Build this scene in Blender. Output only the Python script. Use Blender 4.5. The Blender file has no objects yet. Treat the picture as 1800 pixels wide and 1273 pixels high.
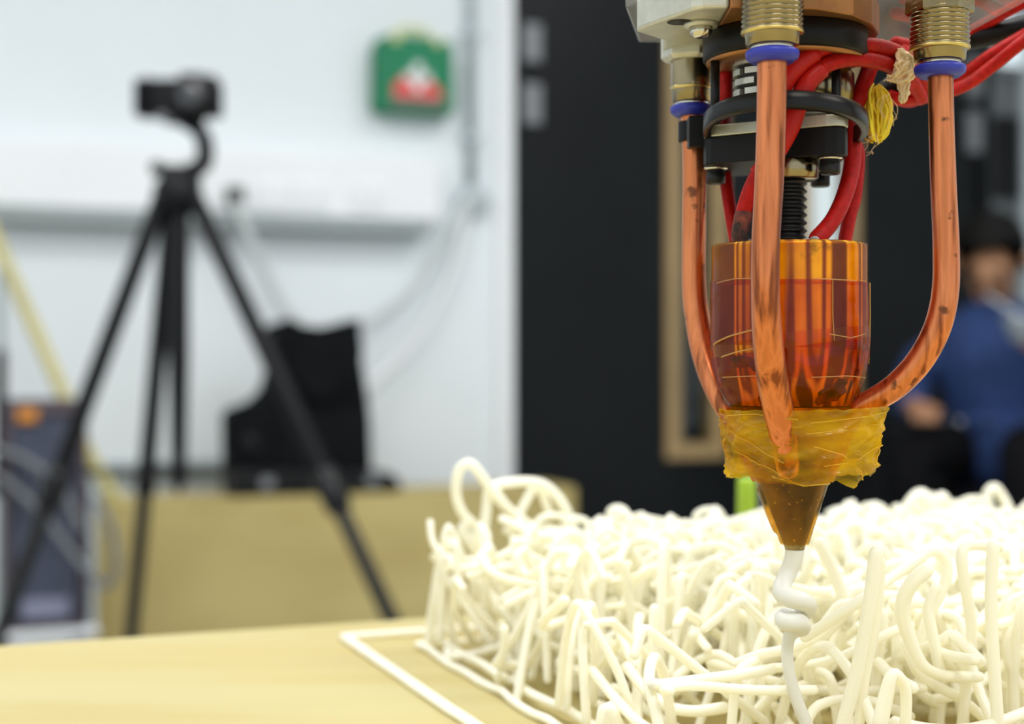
import bpy, bmesh, math, random
from mathutils import Vector, Matrix, noise

random.seed(11)
C = bpy.context.scene.collection
sc = bpy.context.scene
PI = math.pi

# ------------------------------------------------------------------ camera, world, lights, exposure
CAMZ = 0.80                     # lens height above the floor; metres throughout
F = 2600.0                      # focal length in pixels of the 1800 x 1273 frame
cam_d = bpy.data.cameras.new('camera')
cam_d.sensor_fit = 'HORIZONTAL'
cam_d.sensor_width = 36.0
cam_d.lens = 52.0
cam_d.clip_start = 0.01
cam_d.clip_end = 60
cam_d.dof.use_dof = True
cam_d.dof.focus_distance = 0.2995
cam_d.dof.aperture_fstop = 10.8
cam_d.dof.aperture_blades = 9
cam = bpy.data.objects.new('camera', cam_d)
C.objects.link(cam)
cam.location = (0, 0, CAMZ)
cam.rotation_euler = (PI / 2, 0, 0)
sc.camera = cam

world = bpy.data.worlds.new('world')
sc.world = world
world.use_nodes = True
bg = world.node_tree.nodes['Background']
bg.inputs[0].default_value = (0.89, 0.955, 1.0, 1)
bg.inputs[1].default_value = 0.95

YAW = math.radians(21.0)        # the room and the print bed are turned by this much to the lens
U = Vector((math.cos(YAW), math.sin(YAW), 0))       # along the far wall
V = Vector((math.sin(YAW), -math.cos(YAW), 0))      # out of the far wall, towards the lens
W0 = Vector((0, 4.2, 0))                            # foot of the far wall at the left jamb
CEIL = 2.75
LAMPS = [(-1.7, 3.4), (-1.7, 1.7), (0.5, 3.4), (0.5, 1.7), (-1.7, 5.1), (0.5, 5.1)]
LAMP_W = [30, 16, 30, 16, 24, 24]
LS, LT = 1.2, 0.6
for (s, t), w in zip(LAMPS, LAMP_W):
    ld = bpy.data.lights.new('ceiling_lamp', 'AREA')
    ld.shape = 'RECTANGLE'
    ld.size, ld.size_y = LS, LT
    ld.energy = w
    ld.color = (0.98, 0.99, 1.0)
    lo = bpy.data.objects.new('ceiling_lamp', ld)
    C.objects.link(lo)
    lo.location = W0 + U * s + V * t + Vector((0, 0, CEIL - 0.06))
    lo.rotation_euler = (0, 0, YAW)

sc.view_settings.view_transform = 'Standard'
sc.view_settings.look = 'None'
sc.view_settings.gamma = 1.0
sc.view_settings.use_curve_mapping = False
sc.view_settings.exposure = 0.0
sc.cycles.max_bounces = 16
sc.cycles.diffuse_bounces = 12
sc.cycles.glossy_bounces = 4
sc.cycles.transmission_bounces = 6
sc.cycles.transparent_max_bounces = 24
sc.cycles.sample_clamp_indirect = 6.0
sc.cycles.caustics_reflective = False
sc.cycles.caustics_refractive = False
sc.cycles.use_denoising = True


def P(px, py, D):
    """The point at depth D metres that stands at pixel (px, py)."""
    return Vector(((px - 900.0) / F * D, D, CAMZ - (py - 636.5) / F * D))


def WP(px, py, t=0.0):
    """The point on the far wall, t metres proud of it, at pixel (px, py)."""
    d = Vector(((px - 900.0) / F, 1.0, -(py - 636.5) / F))
    o = W0 + V * t
    k = (o - Vector((0, 0, 0))).dot(V) / d.dot(V)
    return d * k + Vector((0, 0, CAMZ))


def WS(px, t=0.0):
    return (WP(px, 636.5, t) - W0).dot(U)


def RP(s, t, z):
    return W0 + U * s + V * t + Vector((0, 0, z))


# ------------------------------------------------------------------ materials
def new_mat(name):
    m = bpy.data.materials.new(name)
    m.use_nodes = True
    return m, m.node_tree, m.node_tree.nodes['Principled BSDF']


def mat(name, col, rough=0.5, metal=0.0, var=0.08, scale=20.0, bump=0.0, bscale=None, stretch=(1, 1, 1),
        col2=None, lo=0.35, hi=0.65, coat=0.0, spec=0.5, detail=3.0):
    m, nt, b = new_mat(name)
    tc = nt.nodes.new('ShaderNodeTexCoord')
    mp = nt.nodes.new('ShaderNodeMapping')
    mp.inputs['Scale'].default_value = stretch
    nz = nt.nodes.new('ShaderNodeTexNoise')
    nz.inputs['Scale'].default_value = scale
    nz.inputs['Detail'].default_value = detail
    rp = nt.nodes.new('ShaderNodeValToRGB')
    a = col
    c2 = col2 if col2 else tuple(max(0, c * (1 - var)) for c in col)
    rp.color_ramp.elements[0].position = lo
    rp.color_ramp.elements[1].position = hi
    rp.color_ramp.elements[0].color = (*c2, 1)
    rp.color_ramp.elements[1].color = (*a, 1)
    L = nt.links.new
    L(tc.outputs['Object'], mp.inputs['Vector'])
    L(mp.outputs[0], nz.inputs['Vector'])
    L(nz.outputs['Fac'], rp.inputs['Fac'])
    L(rp.outputs['Color'], b.inputs['Base Color'])
    b.inputs['Roughness'].default_value = rough
    b.inputs['Metallic'].default_value = metal
    b.inputs['Coat Weight'].default_value = coat
    b.inputs['Specular IOR Level'].default_value = spec
    if bump:
        n2 = nt.nodes.new('ShaderNodeTexNoise')
        n2.inputs['Scale'].default_value = bscale or scale
        n2.inputs['Detail'].default_value = 4
        bp = nt.nodes.new('ShaderNodeBump')
        bp.inputs['Strength'].default_value = bump
        bp.inputs['Distance'].default_value = 0.5 / (bscale or scale)
        L(mp.outputs[0], n2.inputs['Vector'])
        L(n2.outputs['Fac'], bp.inputs['Height'])
        L(bp.outputs[0], b.inputs['Normal'])
    return m


def emit_mat(name, col, strength):
    m, nt, b = new_mat(name)
    b.inputs['Base Color'].default_value = (*col, 1)
    b.inputs['Emission Color'].default_value = (*col, 1)
    b.inputs['Emission Strength'].default_value = strength
    return m


def facing(nt, f0, f1):
    """Reflectance that rises towards grazing, the same on both sides of a film."""
    lw = nt.nodes.new('ShaderNodeLayerWeight')
    lw.inputs['Blend'].default_value = 0.5
    pw = nt.nodes.new('ShaderNodeMath'); pw.operation = 'POWER'; pw.inputs[1].default_value = 4.0
    mr = nt.nodes.new('ShaderNodeMath'); mr.operation = 'MULTIPLY_ADD'; mr.inputs[1].default_value = f1; mr.inputs[2].default_value = f0
    nt.links.new(lw.outputs['Facing'], pw.inputs[0])
    nt.links.new(pw.outputs[0], mr.inputs[0])
    return mr


def tape_mat(name, tint, body, f_body=0.22, rough=0.12, bump=0.25, bscale=160, crumple=False, f0=0.028, f1=0.32):
    """Amber polyimide film: tinted see-through, a little scattering, a glossy skin."""
    m, nt, b = new_mat(name)
    nt.nodes.remove(b)
    out = nt.nodes['Material Output']
    L = nt.links.new
    tr = nt.nodes.new('ShaderNodeBsdfTransparent')
    tc = nt.nodes.new('ShaderNodeTexCoord')
    nz = nt.nodes.new('ShaderNodeTexNoise')
    nz.inputs['Scale'].default_value = 120
    nz.inputs['Detail'].default_value = 4
    L(tc.outputs['Object'], nz.inputs['Vector'])
    rp = nt.nodes.new('ShaderNodeValToRGB')
    rp.color_ramp.elements[0].position = 0.35
    rp.color_ramp.elements[1].position = 0.6
    rp.color_ramp.elements[0].color = (tint[0] * 0.86, tint[1] * 0.74, tint[2] * 0.6, 1)
    rp.color_ramp.elements[1].color = (*tint, 1)
    L(nz.outputs['Fac'], rp.inputs['Fac'])
    L(rp.outputs[0], tr.inputs['Color'])
    df = nt.nodes.new('ShaderNodeBsdfDiffuse')
    df.inputs['Color'].default_value = (*body, 1)
    tl = nt.nodes.new('ShaderNodeBsdfTranslucent')
    tl.inputs['Color'].default_value = (*body, 1)
    m0 = nt.nodes.new('ShaderNodeMixShader')
    m0.inputs[0].default_value = 0.6
    L(df.outputs[0], m0.inputs[1])
    L(tl.outputs[0], m0.inputs[2])
    m1 = nt.nodes.new('ShaderNodeMixShader')
    m1.inputs[0].default_value = f_body
    if crumple:
        mp = nt.nodes.new('ShaderNodeMapping')
        mp.inputs['Rotation'].default_value = (0.5, 0.45, 0.3)
        mp.inputs['Scale'].default_value = (1, 1, 3.2)
        n3 = nt.nodes.new('ShaderNodeTexNoise')
        n3.inputs['Scale'].default_value = 48
        n3.inputs['Detail'].default_value = 4
        mr = nt.nodes.new('ShaderNodeMapRange')
        mr.inputs[1].default_value = 0.35
        mr.inputs[2].default_value = 0.65
        mr.inputs[3].default_value = f_body * 0.3
        mr.inputs[4].default_value = min(0.85, f_body * 1.9)
        L(tc.outputs['Object'], mp.inputs[0])
        L(mp.outputs[0], n3.inputs['Vector'])
        L(n3.outputs['Fac'], mr.inputs[0])
        L(mr.outputs[0], m1.inputs[0])
    L(tr.outputs[0], m1.inputs[1])
    L(m0.outputs[0], m1.inputs[2])
    gl = nt.nodes.new('ShaderNodeBsdfGlossy')
    gl.inputs['Roughness'].default_value = rough
    fr = facing(nt, f0, f1)
    bp = nt.nodes.new('ShaderNodeBump')
    bp.inputs['Strength'].default_value = bump
    bp.inputs['Distance'].default_value = 0.0012
    n2 = nt.nodes.new('ShaderNodeTexNoise')
    n2.inputs['Scale'].default_value = bscale
    n2.inputs['Detail'].default_value = 3
    L(mp.outputs[0] if crumple else tc.outputs['Object'], n2.inputs['Vector'])
    if crumple:
        n2.noise_type = 'RIDGED_MULTIFRACTAL'
        L(bp.outputs[0], df.inputs['Normal'])
    L(n2.outputs['Fac'], bp.inputs['Height'])
    L(bp.outputs[0], gl.inputs['Normal'])
    m2 = nt.nodes.new('ShaderNodeMixShader')
    L(fr.outputs[0], m2.inputs[0])
    L(m1.outputs[0], m2.inputs[1])
    L(gl.outputs[0], m2.inputs[2])
    L(m2.outputs[0], out.inputs['Surface'])
    return m


def clear_mat(name, tint, ior=1.45, rough=0.05, haze=0.0):
    m, nt, b = new_mat(name)
    nt.nodes.remove(b)
    out = nt.nodes['Material Output']
    L = nt.links.new
    tr = nt.nodes.new('ShaderNodeBsdfTransparent')
    tr.inputs['Color'].default_value = (*tint, 1)
    df = nt.nodes.new('ShaderNodeBsdfDiffuse')
    df.inputs['Color'].default_value = (*tint, 1)
    m0 = nt.nodes.new('ShaderNodeMixShader')
    m0.inputs[0].default_value = haze
    L(tr.outputs[0], m0.inputs[1])
    L(df.outputs[0], m0.inputs[2])
    gl = nt.nodes.new('ShaderNodeBsdfGlossy')
    gl.inputs['Roughness'].default_value = rough
    fr = facing(nt, ((ior - 1) / (ior + 1)) ** 2, 0.8)
    m2 = nt.nodes.new('ShaderNodeMixShader')
    L(fr.outputs[0], m2.inputs[0])
    L(m0.outputs[0], m2.inputs[1])
    L(gl.outputs[0], m2.inputs[2])
    L(m2.outputs[0], out.inputs['Surface'])
    return m


def plastic_mat(name, col, trans):
    """White, slightly light-passing plastic of the printed strands."""
    m, nt, b = new_mat(name)
    out = nt.nodes['Material Output']
    L = nt.links.new
    tc = nt.nodes.new('ShaderNodeTexCoord')
    nz = nt.nodes.new('ShaderNodeTexNoise')
    nz.inputs['Scale'].default_value = 60
    L(tc.outputs['Object'], nz.inputs['Vector'])
    rp = nt.nodes.new('ShaderNodeValToRGB')
    rp.color_ramp.elements[0].color = (col[0], col[1] * 0.985, col[2] * 0.94, 1)
    rp.color_ramp.elements[1].color = (*col, 1)
    L(nz.outputs['Fac'], rp.inputs['Fac'])
    L(rp.outputs[0], b.inputs['Base Color'])
    b.inputs['Roughness'].default_value = 0.42
    tl = nt.nodes.new('ShaderNodeBsdfTranslucent')
    tl.inputs['Color'].default_value = (min(1, col[0] * 1.02), col[1] * 0.99, col[2] * 0.80, 1)
    mx = nt.nodes.new('ShaderNodeMixShader')
    mx.inputs[0].default_value = trans
    L(b.outputs[0], mx.inputs[1])
    L(tl.outputs[0], mx.inputs[2])
    L(mx.outputs[0], out.inputs['Surface'])
    return m


def streak_mat(name, cols, rough, metal, sxy, sz, speck=None, detail=3.0):
    """Metal with streaks that run up and down its side."""
    m, nt, b = new_mat(name)
    L = nt.links.new
    tc = nt.nodes.new('ShaderNodeTexCoord')
    mp = nt.nodes.new('ShaderNodeMapping')
    mp.inputs['Scale'].default_value = (sxy, sxy, sz)
    nz = nt.nodes.new('ShaderNodeTexNoise')
    nz.inputs['Scale'].default_value = 1.0
    nz.inputs['Detail'].default_value = detail
    L(tc.outputs['Object'], mp.inputs[0])
    L(mp.outputs[0], nz.inputs['Vector'])
    rp = nt.nodes.new('ShaderNodeValToRGB')
    els = rp.color_ramp.elements
    els[0].position = 0.36
    els[1].position = 0.64
    els[0].color = (*cols[0], 1)
    els[1].color = (*cols[-1], 1)
    for i, c in enumerate(cols[1:-1]):
        e = els.new(0.36 + 0.28 * (i + 1) / (len(cols) - 1))
        e.color = (*c, 1)
    L(nz.outputs['Fac'], rp.inputs['Fac'])
    last = rp.outputs[0]
    if speck:
        n2 = nt.nodes.new('ShaderNodeTexNoise')
        n2.inputs['Scale'].default_value = speck[1]
        n2.inputs['Detail'].default_value = 5
        L(tc.outputs['Object'], n2.inputs['Vector'])
        r2 = nt.nodes.new('ShaderNodeValToRGB')
        r2.color_ramp.elements[0].position = speck[2]
        r2.color_ramp.elements[1].position = speck[2] + 0.06
        r2.color_ramp.elements[0].color = (0, 0, 0, 1)
        r2.color_ramp.elements[1].color = (1, 1, 1, 1)
        L(n2.outputs['Fac'], r2.inputs['Fac'])
        mx = nt.nodes.new('ShaderNodeMix')
        mx.data_type = 'RGBA'
        L(r2.outputs[0], mx.inputs[0])
        L(last, mx.inputs[6])
        mx.inputs[7].default_value = (*speck[0], 1)
        last = mx.outputs[2]
    L(last, b.inputs['Base Color'])
    b.inputs['Roughness'].default_value = rough
    b.inputs['Metallic'].default_value = metal
    return m


M = {}
M['wall'] = mat('white_wall_paint', (0.77, 0.815, 0.835), 0.85, var=0.02, scale=3, bump=0.03, bscale=90)
M['white_gloss'] = mat('white_gloss_paint', (0.84, 0.86, 0.87), 0.4, var=0.02, scale=6)
M['ceiling'] = mat('ceiling_tile', (0.82, 0.82, 0.81), 0.9, var=0.04, scale=30)
M['floor'] = mat('grey_vinyl_floor', (0.30, 0.30, 0.30), 0.5, var=0.15, scale=8)
M['rail_grey'] = mat('grey_rail', (0.33, 0.37, 0.37), 0.6, var=0.05, scale=10)
M['pipe_grey'] = mat('grey_conduit', (0.47, 0.53, 0.55), 0.45, var=0.05, scale=10)
M['cable_grey'] = mat('pale_grey_cable', (0.62, 0.66, 0.66), 0.5, var=0.05, scale=10)
M['door'] = mat('black_door_paint', (0.007, 0.0085, 0.0095), 0.34, var=0.2, scale=5, spec=0.16)
M['oak'] = mat('varnished_oak', (0.42, 0.29, 0.13), 0.4, col2=(0.30, 0.20, 0.09), scale=6, stretch=(20, 20, 1))
M['steel'] = mat('brushed_steel', (0.55, 0.56, 0.57), 0.35, 1.0, var=0.1, scale=40)
M['hinge'] = mat('hinge_steel', (0.22, 0.23, 0.24), 0.5, 0.3, var=0.1, scale=40)
M['dark_wall'] = mat('dark_corridor_paint', (0.02, 0.022, 0.024), 0.7, var=0.1, scale=4)
M['right_wall'] = mat('grey_panel_paint', (0.12, 0.135, 0.14), 0.6, var=0.08, scale=4)
M['glass'] = clear_mat('door_glass', (0.88, 0.92, 0.91), 1.45, 0.02)
M['ply'] = mat('birch_plywood', (0.43, 0.37, 0.175), 0.5, col2=(0.41, 0.33, 0.13), scale=5, stretch=(1.5, 9, 1), detail=6, spec=0.25)
M['crate'] = mat('tan_plywood', (0.50, 0.41, 0.17), 0.7, col2=(0.44, 0.345, 0.135), scale=3, stretch=(1, 1, 2.5), spec=0.2)
M['strand'] = plastic_mat('white_print_plastic', (0.974, 0.972, 0.948), 0.40)
M['strand_fresh'] = plastic_mat('fresh_white_plastic', (0.82, 0.82, 0.79), 0.15)
M['black'] = mat('black_plastic', (0.006, 0.006, 0.007), 0.45, var=0.2, scale=40, spec=0.2)
M['black_gloss'] = mat('glossy_black_plastic', (0.006, 0.006, 0.007), 0.3, var=0.2, scale=40, spec=0.3)
M['black_steel'] = mat('black_oxide_steel', (0.018, 0.018, 0.018), 0.38, 0.5, var=0.3, scale=200)
M['black_cloth'] = mat('black_canvas', (0.007, 0.008, 0.009), 0.9, var=0.3, scale=25, bump=0.4, bscale=30, spec=0.08)
M['alu'] = mat('milled_aluminium', (0.64, 0.64, 0.57), 0.45, 0.7, var=0.1, scale=300, bump=0.05, bscale=900)
M['alu_dark'] = mat('dark_slot', (0.03, 0.03, 0.028), 0.6, 0.3, var=0.2, scale=200)
M['copper'] = streak_mat('worn_copper', [(0.26, 0.075, 0.03), (0.60, 0.185, 0.07), (0.74, 0.25, 0.10), (0.62, 0.20, 0.075)], 0.30, 0.9, 420, 30,
                         ((0.20, 0.07, 0.032), 240, 0.655))
M['brass'] = mat('nickel_brass', (0.36, 0.30, 0.18), 0.22, 1.0, var=0.3, scale=120)
M['brass_y'] = mat('yellow_brass', (0.72, 0.58, 0.24), 0.28, 1.0, var=0.1, scale=120)
M['nickel'] = mat('nickel_plate', (0.72, 0.70, 0.62), 0.2, 1.0, var=0.1, scale=120)
M['collar'] = mat('blue_plastic', (0.022, 0.035, 0.42), 0.4, var=0.15, scale=150)
M['red'] = mat('red_silicone_wire', (0.47, 0.007, 0.004), 0.5, col2=(0.34, 0.004, 0.002), scale=700, bump=0.25, bscale=1500, spec=0.2)
M['red_sleeve'] = mat('red_shrink_sleeve', (0.50, 0.010, 0.006), 0.42, var=0.2, scale=120, spec=0.25)
M['burnt'] = mat('burnt_end', (0.02, 0.012, 0.01), 0.8, col2=(0.25, 0.05, 0.03), scale=400)
M['paste'] = mat('grey_fire_cement', (0.42, 0.38, 0.35), 0.9, var=0.4, scale=400, bump=0.5, bscale=600)
M['cotton'] = mat('cream_cotton', (1.0, 0.78, 0.48), 0.9, var=0.12, scale=300)
M['yellow_thread'] = mat('yellow_thread', (1.0, 0.80, 0.05), 0.8, var=0.12, scale=300)
M['heater'] = streak_mat('heater_metal', [(0.13, 0.022, 0.010), (0.16, 0.03, 0.012), (0.95, 0.70, 0.46), (0.85, 0.6, 0.4), (0.22, 0.045, 0.018), (0.24, 0.06, 0.025), (1.0, 0.86, 0.64), (0.8, 0.55, 0.34)], 0.3, 0.25, 175, 3,
                         ((0.02, 0.015, 0.010), 70, 0.66), 1.5)  # streaks put the copper pipes' reflections into the colour; specks are scorching
M['nozzle'] = streak_mat('scorched_nozzle', [(0.07, 0.052, 0.018), (0.23, 0.17, 0.07), (0.34, 0.25, 0.11)], 0.4, 0.5, 120, 60,
                         ((0.75, 0.62, 0.34), 900, 0.65))
M['tape_n'] = tape_mat('scorched_film', (0.86, 0.62, 0.16), (0.40, 0.26, 0.03), 0.14, 0.10, 0.6)
M['warm_glow'] = mat('plate_reflection', (0.42, 0.19, 0.07), 0.4, 0.7, var=0.3, scale=120)  # reflected copper and orange glow, put into a metal colour
M['tape'] = tape_mat('amber_film', (0.98, 0.68, 0.075), (0.95, 0.46, 0.02), 0.05, 0.07, 0.3, 90)
M['film_edge'] = tape_mat('film_edge', (0.95, 0.70, 0.25), (1.0, 0.78, 0.35), 0.45, 0.08, 0.1, 90)  # pale colour carries the highlight along the tape edges
M['fold_glint'] = tape_mat('crease_glint', (0.98, 0.80, 0.10), (1.0, 0.80, 0.10), 0.65, 0.08, 0.1, 90)  # bright colour carries the glint along the film folds
M['tape2'] = tape_mat('amber_film_dark', (0.88, 0.44, 0.05), (0.80, 0.30, 0.02), 0.025, 0.06, 0.6, 110)
M['tape_y'] = tape_mat('yellow_film', (0.98, 0.80, 0.08), (1.0, 0.70, 0.004), 0.50, 0.08, 0.8, 28, True, 0.025, 0.22)
M['tape_o'] = tape_mat('orange_film', (0.97, 0.62, 0.07), (1.0, 0.44, 0.008), 0.42, 0.08, 0.8, 28, True, 0.025, 0.22)
M['acrylic'] = clear_mat('clear_acrylic', (0.93, 0.90, 0.86), 1.49, 0.03, 0.12)
M['acrylic_o'] = mat('orange_protective_film', (0.85, 0.25, 0.06), 0.4, var=0.1, scale=60)
M['green'] = mat('green_plastic', (0.008, 0.20, 0.088), 0.5, var=0.1, scale=20, spec=0.3)
M['lime'] = mat('lime_plastic', (0.32, 0.48, 0.02), 0.4, var=0.1, scale=40)
M['red_print'] = mat('red_print', (0.72, 0.07, 0.07), 0.5, var=0.1, scale=60)
M['white_print'] = mat('white_print', (0.75, 0.78, 0.76), 0.5, var=0.05, scale=60)
M['grey_print'] = mat('grey_print', (0.13, 0.13, 0.12), 0.5, var=0.1, scale=60)
M['handle_y'] = mat('pale_yellow_plastic', (0.72, 0.74, 0.34), 0.4, var=0.1, scale=60)
M['lens_glass'] = mat('lens_glass', (0.03, 0.032, 0.036), 0.1, var=0.1, scale=60, coat=1.0)
M['luggage'] = mat('blue_grey_fabric', (0.055, 0.065, 0.10), 0.8, var=0.2, scale=14, bump=0.2, bscale=200)
M['luggage_edge'] = mat('purple_brown_piping', (0.075, 0.055, 0.065), 0.7, var=0.15, scale=30)
M['label_grey'] = mat('pale_lilac_patch', (0.22, 0.23, 0.32), 0.6, var=0.1, scale=30)
M['loop'] = mat('grey_cable_sheath', (0.16, 0.17, 0.18), 0.5, var=0.1, scale=30)
M['orange'] = mat('orange_tag', (0.65, 0.24, 0.02), 0.5, var=0.1, scale=30)
M['yellow'] = mat('pale_yellow_plastic_strip', (0.62, 0.55, 0.22), 0.5, var=0.1, scale=20)
M['skin'] = mat('skin', (0.44, 0.22, 0.115), 0.55, var=0.12, scale=18)
M['lip'] = mat('lip', (0.28, 0.09, 0.07), 0.5, var=0.1, scale=30)
M['hair'] = mat('black_hair', (0.006, 0.0055, 0.005), 0.6, var=0.3, scale=60, stretch=(1, 1, 6), spec=0.15, bump=0.5, bscale=40)
M['navy'] = mat('navy_jacket_cloth', (0.022, 0.055, 0.18), 0.85, col2=(0.014, 0.036, 0.125), scale=9, bump=0.4, bscale=14)
M['trouser'] = mat('black_trouser_cloth', (0.005, 0.005, 0.006), 0.9, var=0.2, scale=20, spec=0.1)
M['pale'] = mat('pale_paper_tub', (0.55, 0.62, 0.66), 0.5, var=0.08, scale=30)
M['food'] = mat('yellow_filling', (0.70, 0.62, 0.22), 0.6, var=0.3, scale=80)
M['diffuser'] = emit_mat('lamp_diffuser', (1.0, 0.98, 0.95), 3.0)
M['lit_pane'] = emit_mat('lit_room_glow', (0.92, 0.96, 1.0), 1.0)  # glow standing in for the lit room behind the doors
M['lit_pane_dim'] = emit_mat('pale_daylight_pane', (0.75, 0.85, 0.9), 0.5)


# ------------------------------------------------------------------ mesh helpers
class MB:
    def __init__(self):
        self.v, self.f, self.sm = [], [], []

    def add(self, verts, faces, smooth=True):
        o = len(self.v)
        self.v += [tuple(x) for x in verts]
        self.f += [tuple(i + o for i in f) for f in faces]
        self.sm += [smooth] * len(faces)

    def box(self, c, sx, sy, sz, ax=None, ay=None, az=None):
        ax = ax or Vector((1, 0, 0)); ay = ay or Vector((0, 1, 0)); az = az or Vector((0, 0, 1))
        vs = [c + ax * (a * sx / 2) + ay * (b * sy / 2) + az * (d * sz / 2) for d in (-1, 1) for b in (-1, 1) for a in (-1, 1)]
        self.add(vs, [(0, 2, 3, 1), (4, 5, 7, 6), (0, 1, 5, 4), (2, 6, 7, 3), (0, 4, 6, 2), (1, 3, 7, 5)], False)

    def rbox(self, s0, s1, t0, t1, z0, z1):
        """A box in room coordinates: s along the far wall, t out of it."""
        self.box(RP((s0 + s1) / 2, (t0 + t1) / 2, (z0 + z1) / 2), abs(s1 - s0), abs(t1 - t0), abs(z1 - z0), U, V, Vector((0, 0, 1)))

    def prism(self, poly, z0, z1, smooth=False):
        n = len(poly)
        vs = [Vector((p[0], p[1], z0)) for p in poly] + [Vector((p[0], p[1], z1)) for p in poly]
        fs = [tuple(range(n - 1, -1, -1)), tuple(range(n, 2 * n))]
        fs += [(i, (i + 1) % n, n + (i + 1) % n, n + i) for i in range(n)]
        self.add(vs, fs, smooth)

    def lathe(self, c, prof, n=32, axis=None, smooth=True, cap=True):
        """prof: (radius, height) along axis from c."""
        axis = (axis or Vector((0, 0, 1))).normalized()
        a = axis.orthogonal().normalized()
        b = axis.cross(a)
        vs, fs = [], []
        for r, h in prof:
            for i in range(n):
                t = 2 * PI * i / n
                vs.append(c + axis * h + (a * math.cos(t) + b * math.sin(t)) * r)
        m = len(prof)
        for k in range(m - 1):
            for i in range(n):
                fs.append((k * n + i, k * n + (i + 1) % n, (k + 1) * n + (i + 1) % n, (k + 1) * n + i))
        if cap:
            fs.append(tuple(range(n - 1, -1, -1)))
            fs.append(tuple(range((m - 1) * n, m * n)))
        self.add(vs, fs, smooth)

    def tube(self, pts, r, n=8, round_end=True, flat=None):
        pts = [Vector(p) for p in pts]
        rs = list(r) if isinstance(r, (list, tuple)) else [r] * len(pts)
        if round_end and len(pts) > 1:
            d0 = (pts[0] - pts[1]).normalized(); d1 = (pts[-1] - pts[-2]).normalized()
            ra, rb = rs[0], rs[-1]
            pts = [pts[0] + d0 * ra * 0.9, pts[0] + d0 * ra * 0.6] + pts + [pts[-1] + d1 * rb * 0.6, pts[-1] + d1 * rb * 0.9]
            rs = [ra * 0.35, ra * 0.8] + rs + [rb * 0.8, rb * 0.35]
        vs, fs = [], []
        t0 = (pts[1] - pts[0]).normalized()
        nrm = t0.orthogonal().normalized()
        m = len(pts)
        for k in range(m):
            t = (pts[min(k + 1, m - 1)] - pts[max(k - 1, 0)]).normalized()
            nrm = nrm - t * nrm.dot(t)
            if nrm.length < 1e-6:
                nrm = t.orthogonal()
            nrm.normalize()
            b = t.cross(nrm)
            for i in range(n):
                a = 2 * PI * i / n
                off = (nrm * math.cos(a) + b * math.sin(a)) * rs[k]
                if flat:
                    ax, fac = flat
                    off = off - ax * off.dot(ax) * (1 - fac)
                vs.append(pts[k] + off)
        for k in range(m - 1):
            for i in range(n):
                fs.append((k * n + i, k * n + (i + 1) % n, (k + 1) * n + (i + 1) % n, (k + 1) * n + i))
        fs.append(tuple(range(n - 1, -1, -1)))
        fs.append(tuple(range((m - 1) * n, m * n)))
        self.add(vs, fs, True)

    def ball(self, c, rx, ry=None, rz=None, n=16, m=10, ax=None, ay=None, az=None):
        ry = ry or rx; rz = rz or rx
        ax = ax or Vector((1, 0, 0)); ay = ay or Vector((0, 1, 0)); az = az or Vector((0, 0, 1))
        vs, fs = [c + az * rz], []
        for k in range(1, m):
            p = PI * k / m
            for i in range(n):
                t = 2 * PI * i / n
                vs.append(c + ax * (rx * math.sin(p) * math.cos(t)) + ay * (ry * math.sin(p) * math.sin(t)) + az * (rz * math.cos(p)))
        vs.append(c - az * rz)
        for i in range(n):
            fs.append((0, 1 + i, 1 + (i + 1) % n))
        for k in range(m - 2):
            for i in range(n):
                a = 1 + k * n
                fs.append((a + i, a + n + i, a + n + (i + 1) % n, a + (i + 1) % n))
        a = 1 + (m - 2) * n
        for i in range(n):
            fs.append((a + i, len(vs) - 1, a + (i + 1) % n))
        self.add(vs, fs, True)

    def build(self, name, m, parent=None, bevel=0.0, origin=None):
        me = bpy.data.meshes.new(name)
        vs = self.v
        if origin is not None and parent is None:
            vs = [tuple(Vector(x) - origin) for x in vs]
        me.from_pydata(vs, [], self.f)
        me.polygons.foreach_set('use_smooth', self.sm)
        me.materials.append(m)
        me.validate()
        bm = bmesh.new(); bm.from_mesh(me)
        bmesh.ops.recalc_face_normals(bm, faces=bm.faces)
        bm.to_mesh(me); bm.free()
        me.update()
        o = bpy.data.objects.new(name, me)
        C.objects.link(o)
        if origin is not None and parent is None:
            o.location = origin
        if parent is not None:
            o.parent = parent
            p = parent
            while p is not None:
                if p.type == 'EMPTY' or p.location.length:
                    pass
                p = p.parent
            o.matrix_parent_inverse = world_of(parent).inverted()
        if bevel:
            bv = o.modifiers.new('bevel', 'BEVEL')
            bv.width = bevel; bv.segments = 2; bv.limit_method = 'ANGLE'; bv.angle_limit = math.radians(40)
        return o


def world_of(o):
    m = Matrix.Translation(o.location) @ o.rotation_euler.to_matrix().to_4x4()
    if o.parent is None:
        return m
    return world_of(o.parent) @ o.matrix_parent_inverse @ m


def thing(name, label, cat, loc, group=None):
    o = bpy.data.objects.new(name, None)
    o.empty_display_size = 0.02
    C.objects.link(o)
    o.location = loc
    o['label'] = label
    o['category'] = cat
    if group:
        o['group'] = group
    return o


def tag(o, label, cat, group=None):
    o['label'] = label
    o['category'] = cat
    if group:
        o['group'] = group
    return o


def struct(o):
    o['kind'] = 'structure'
    return o


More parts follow.
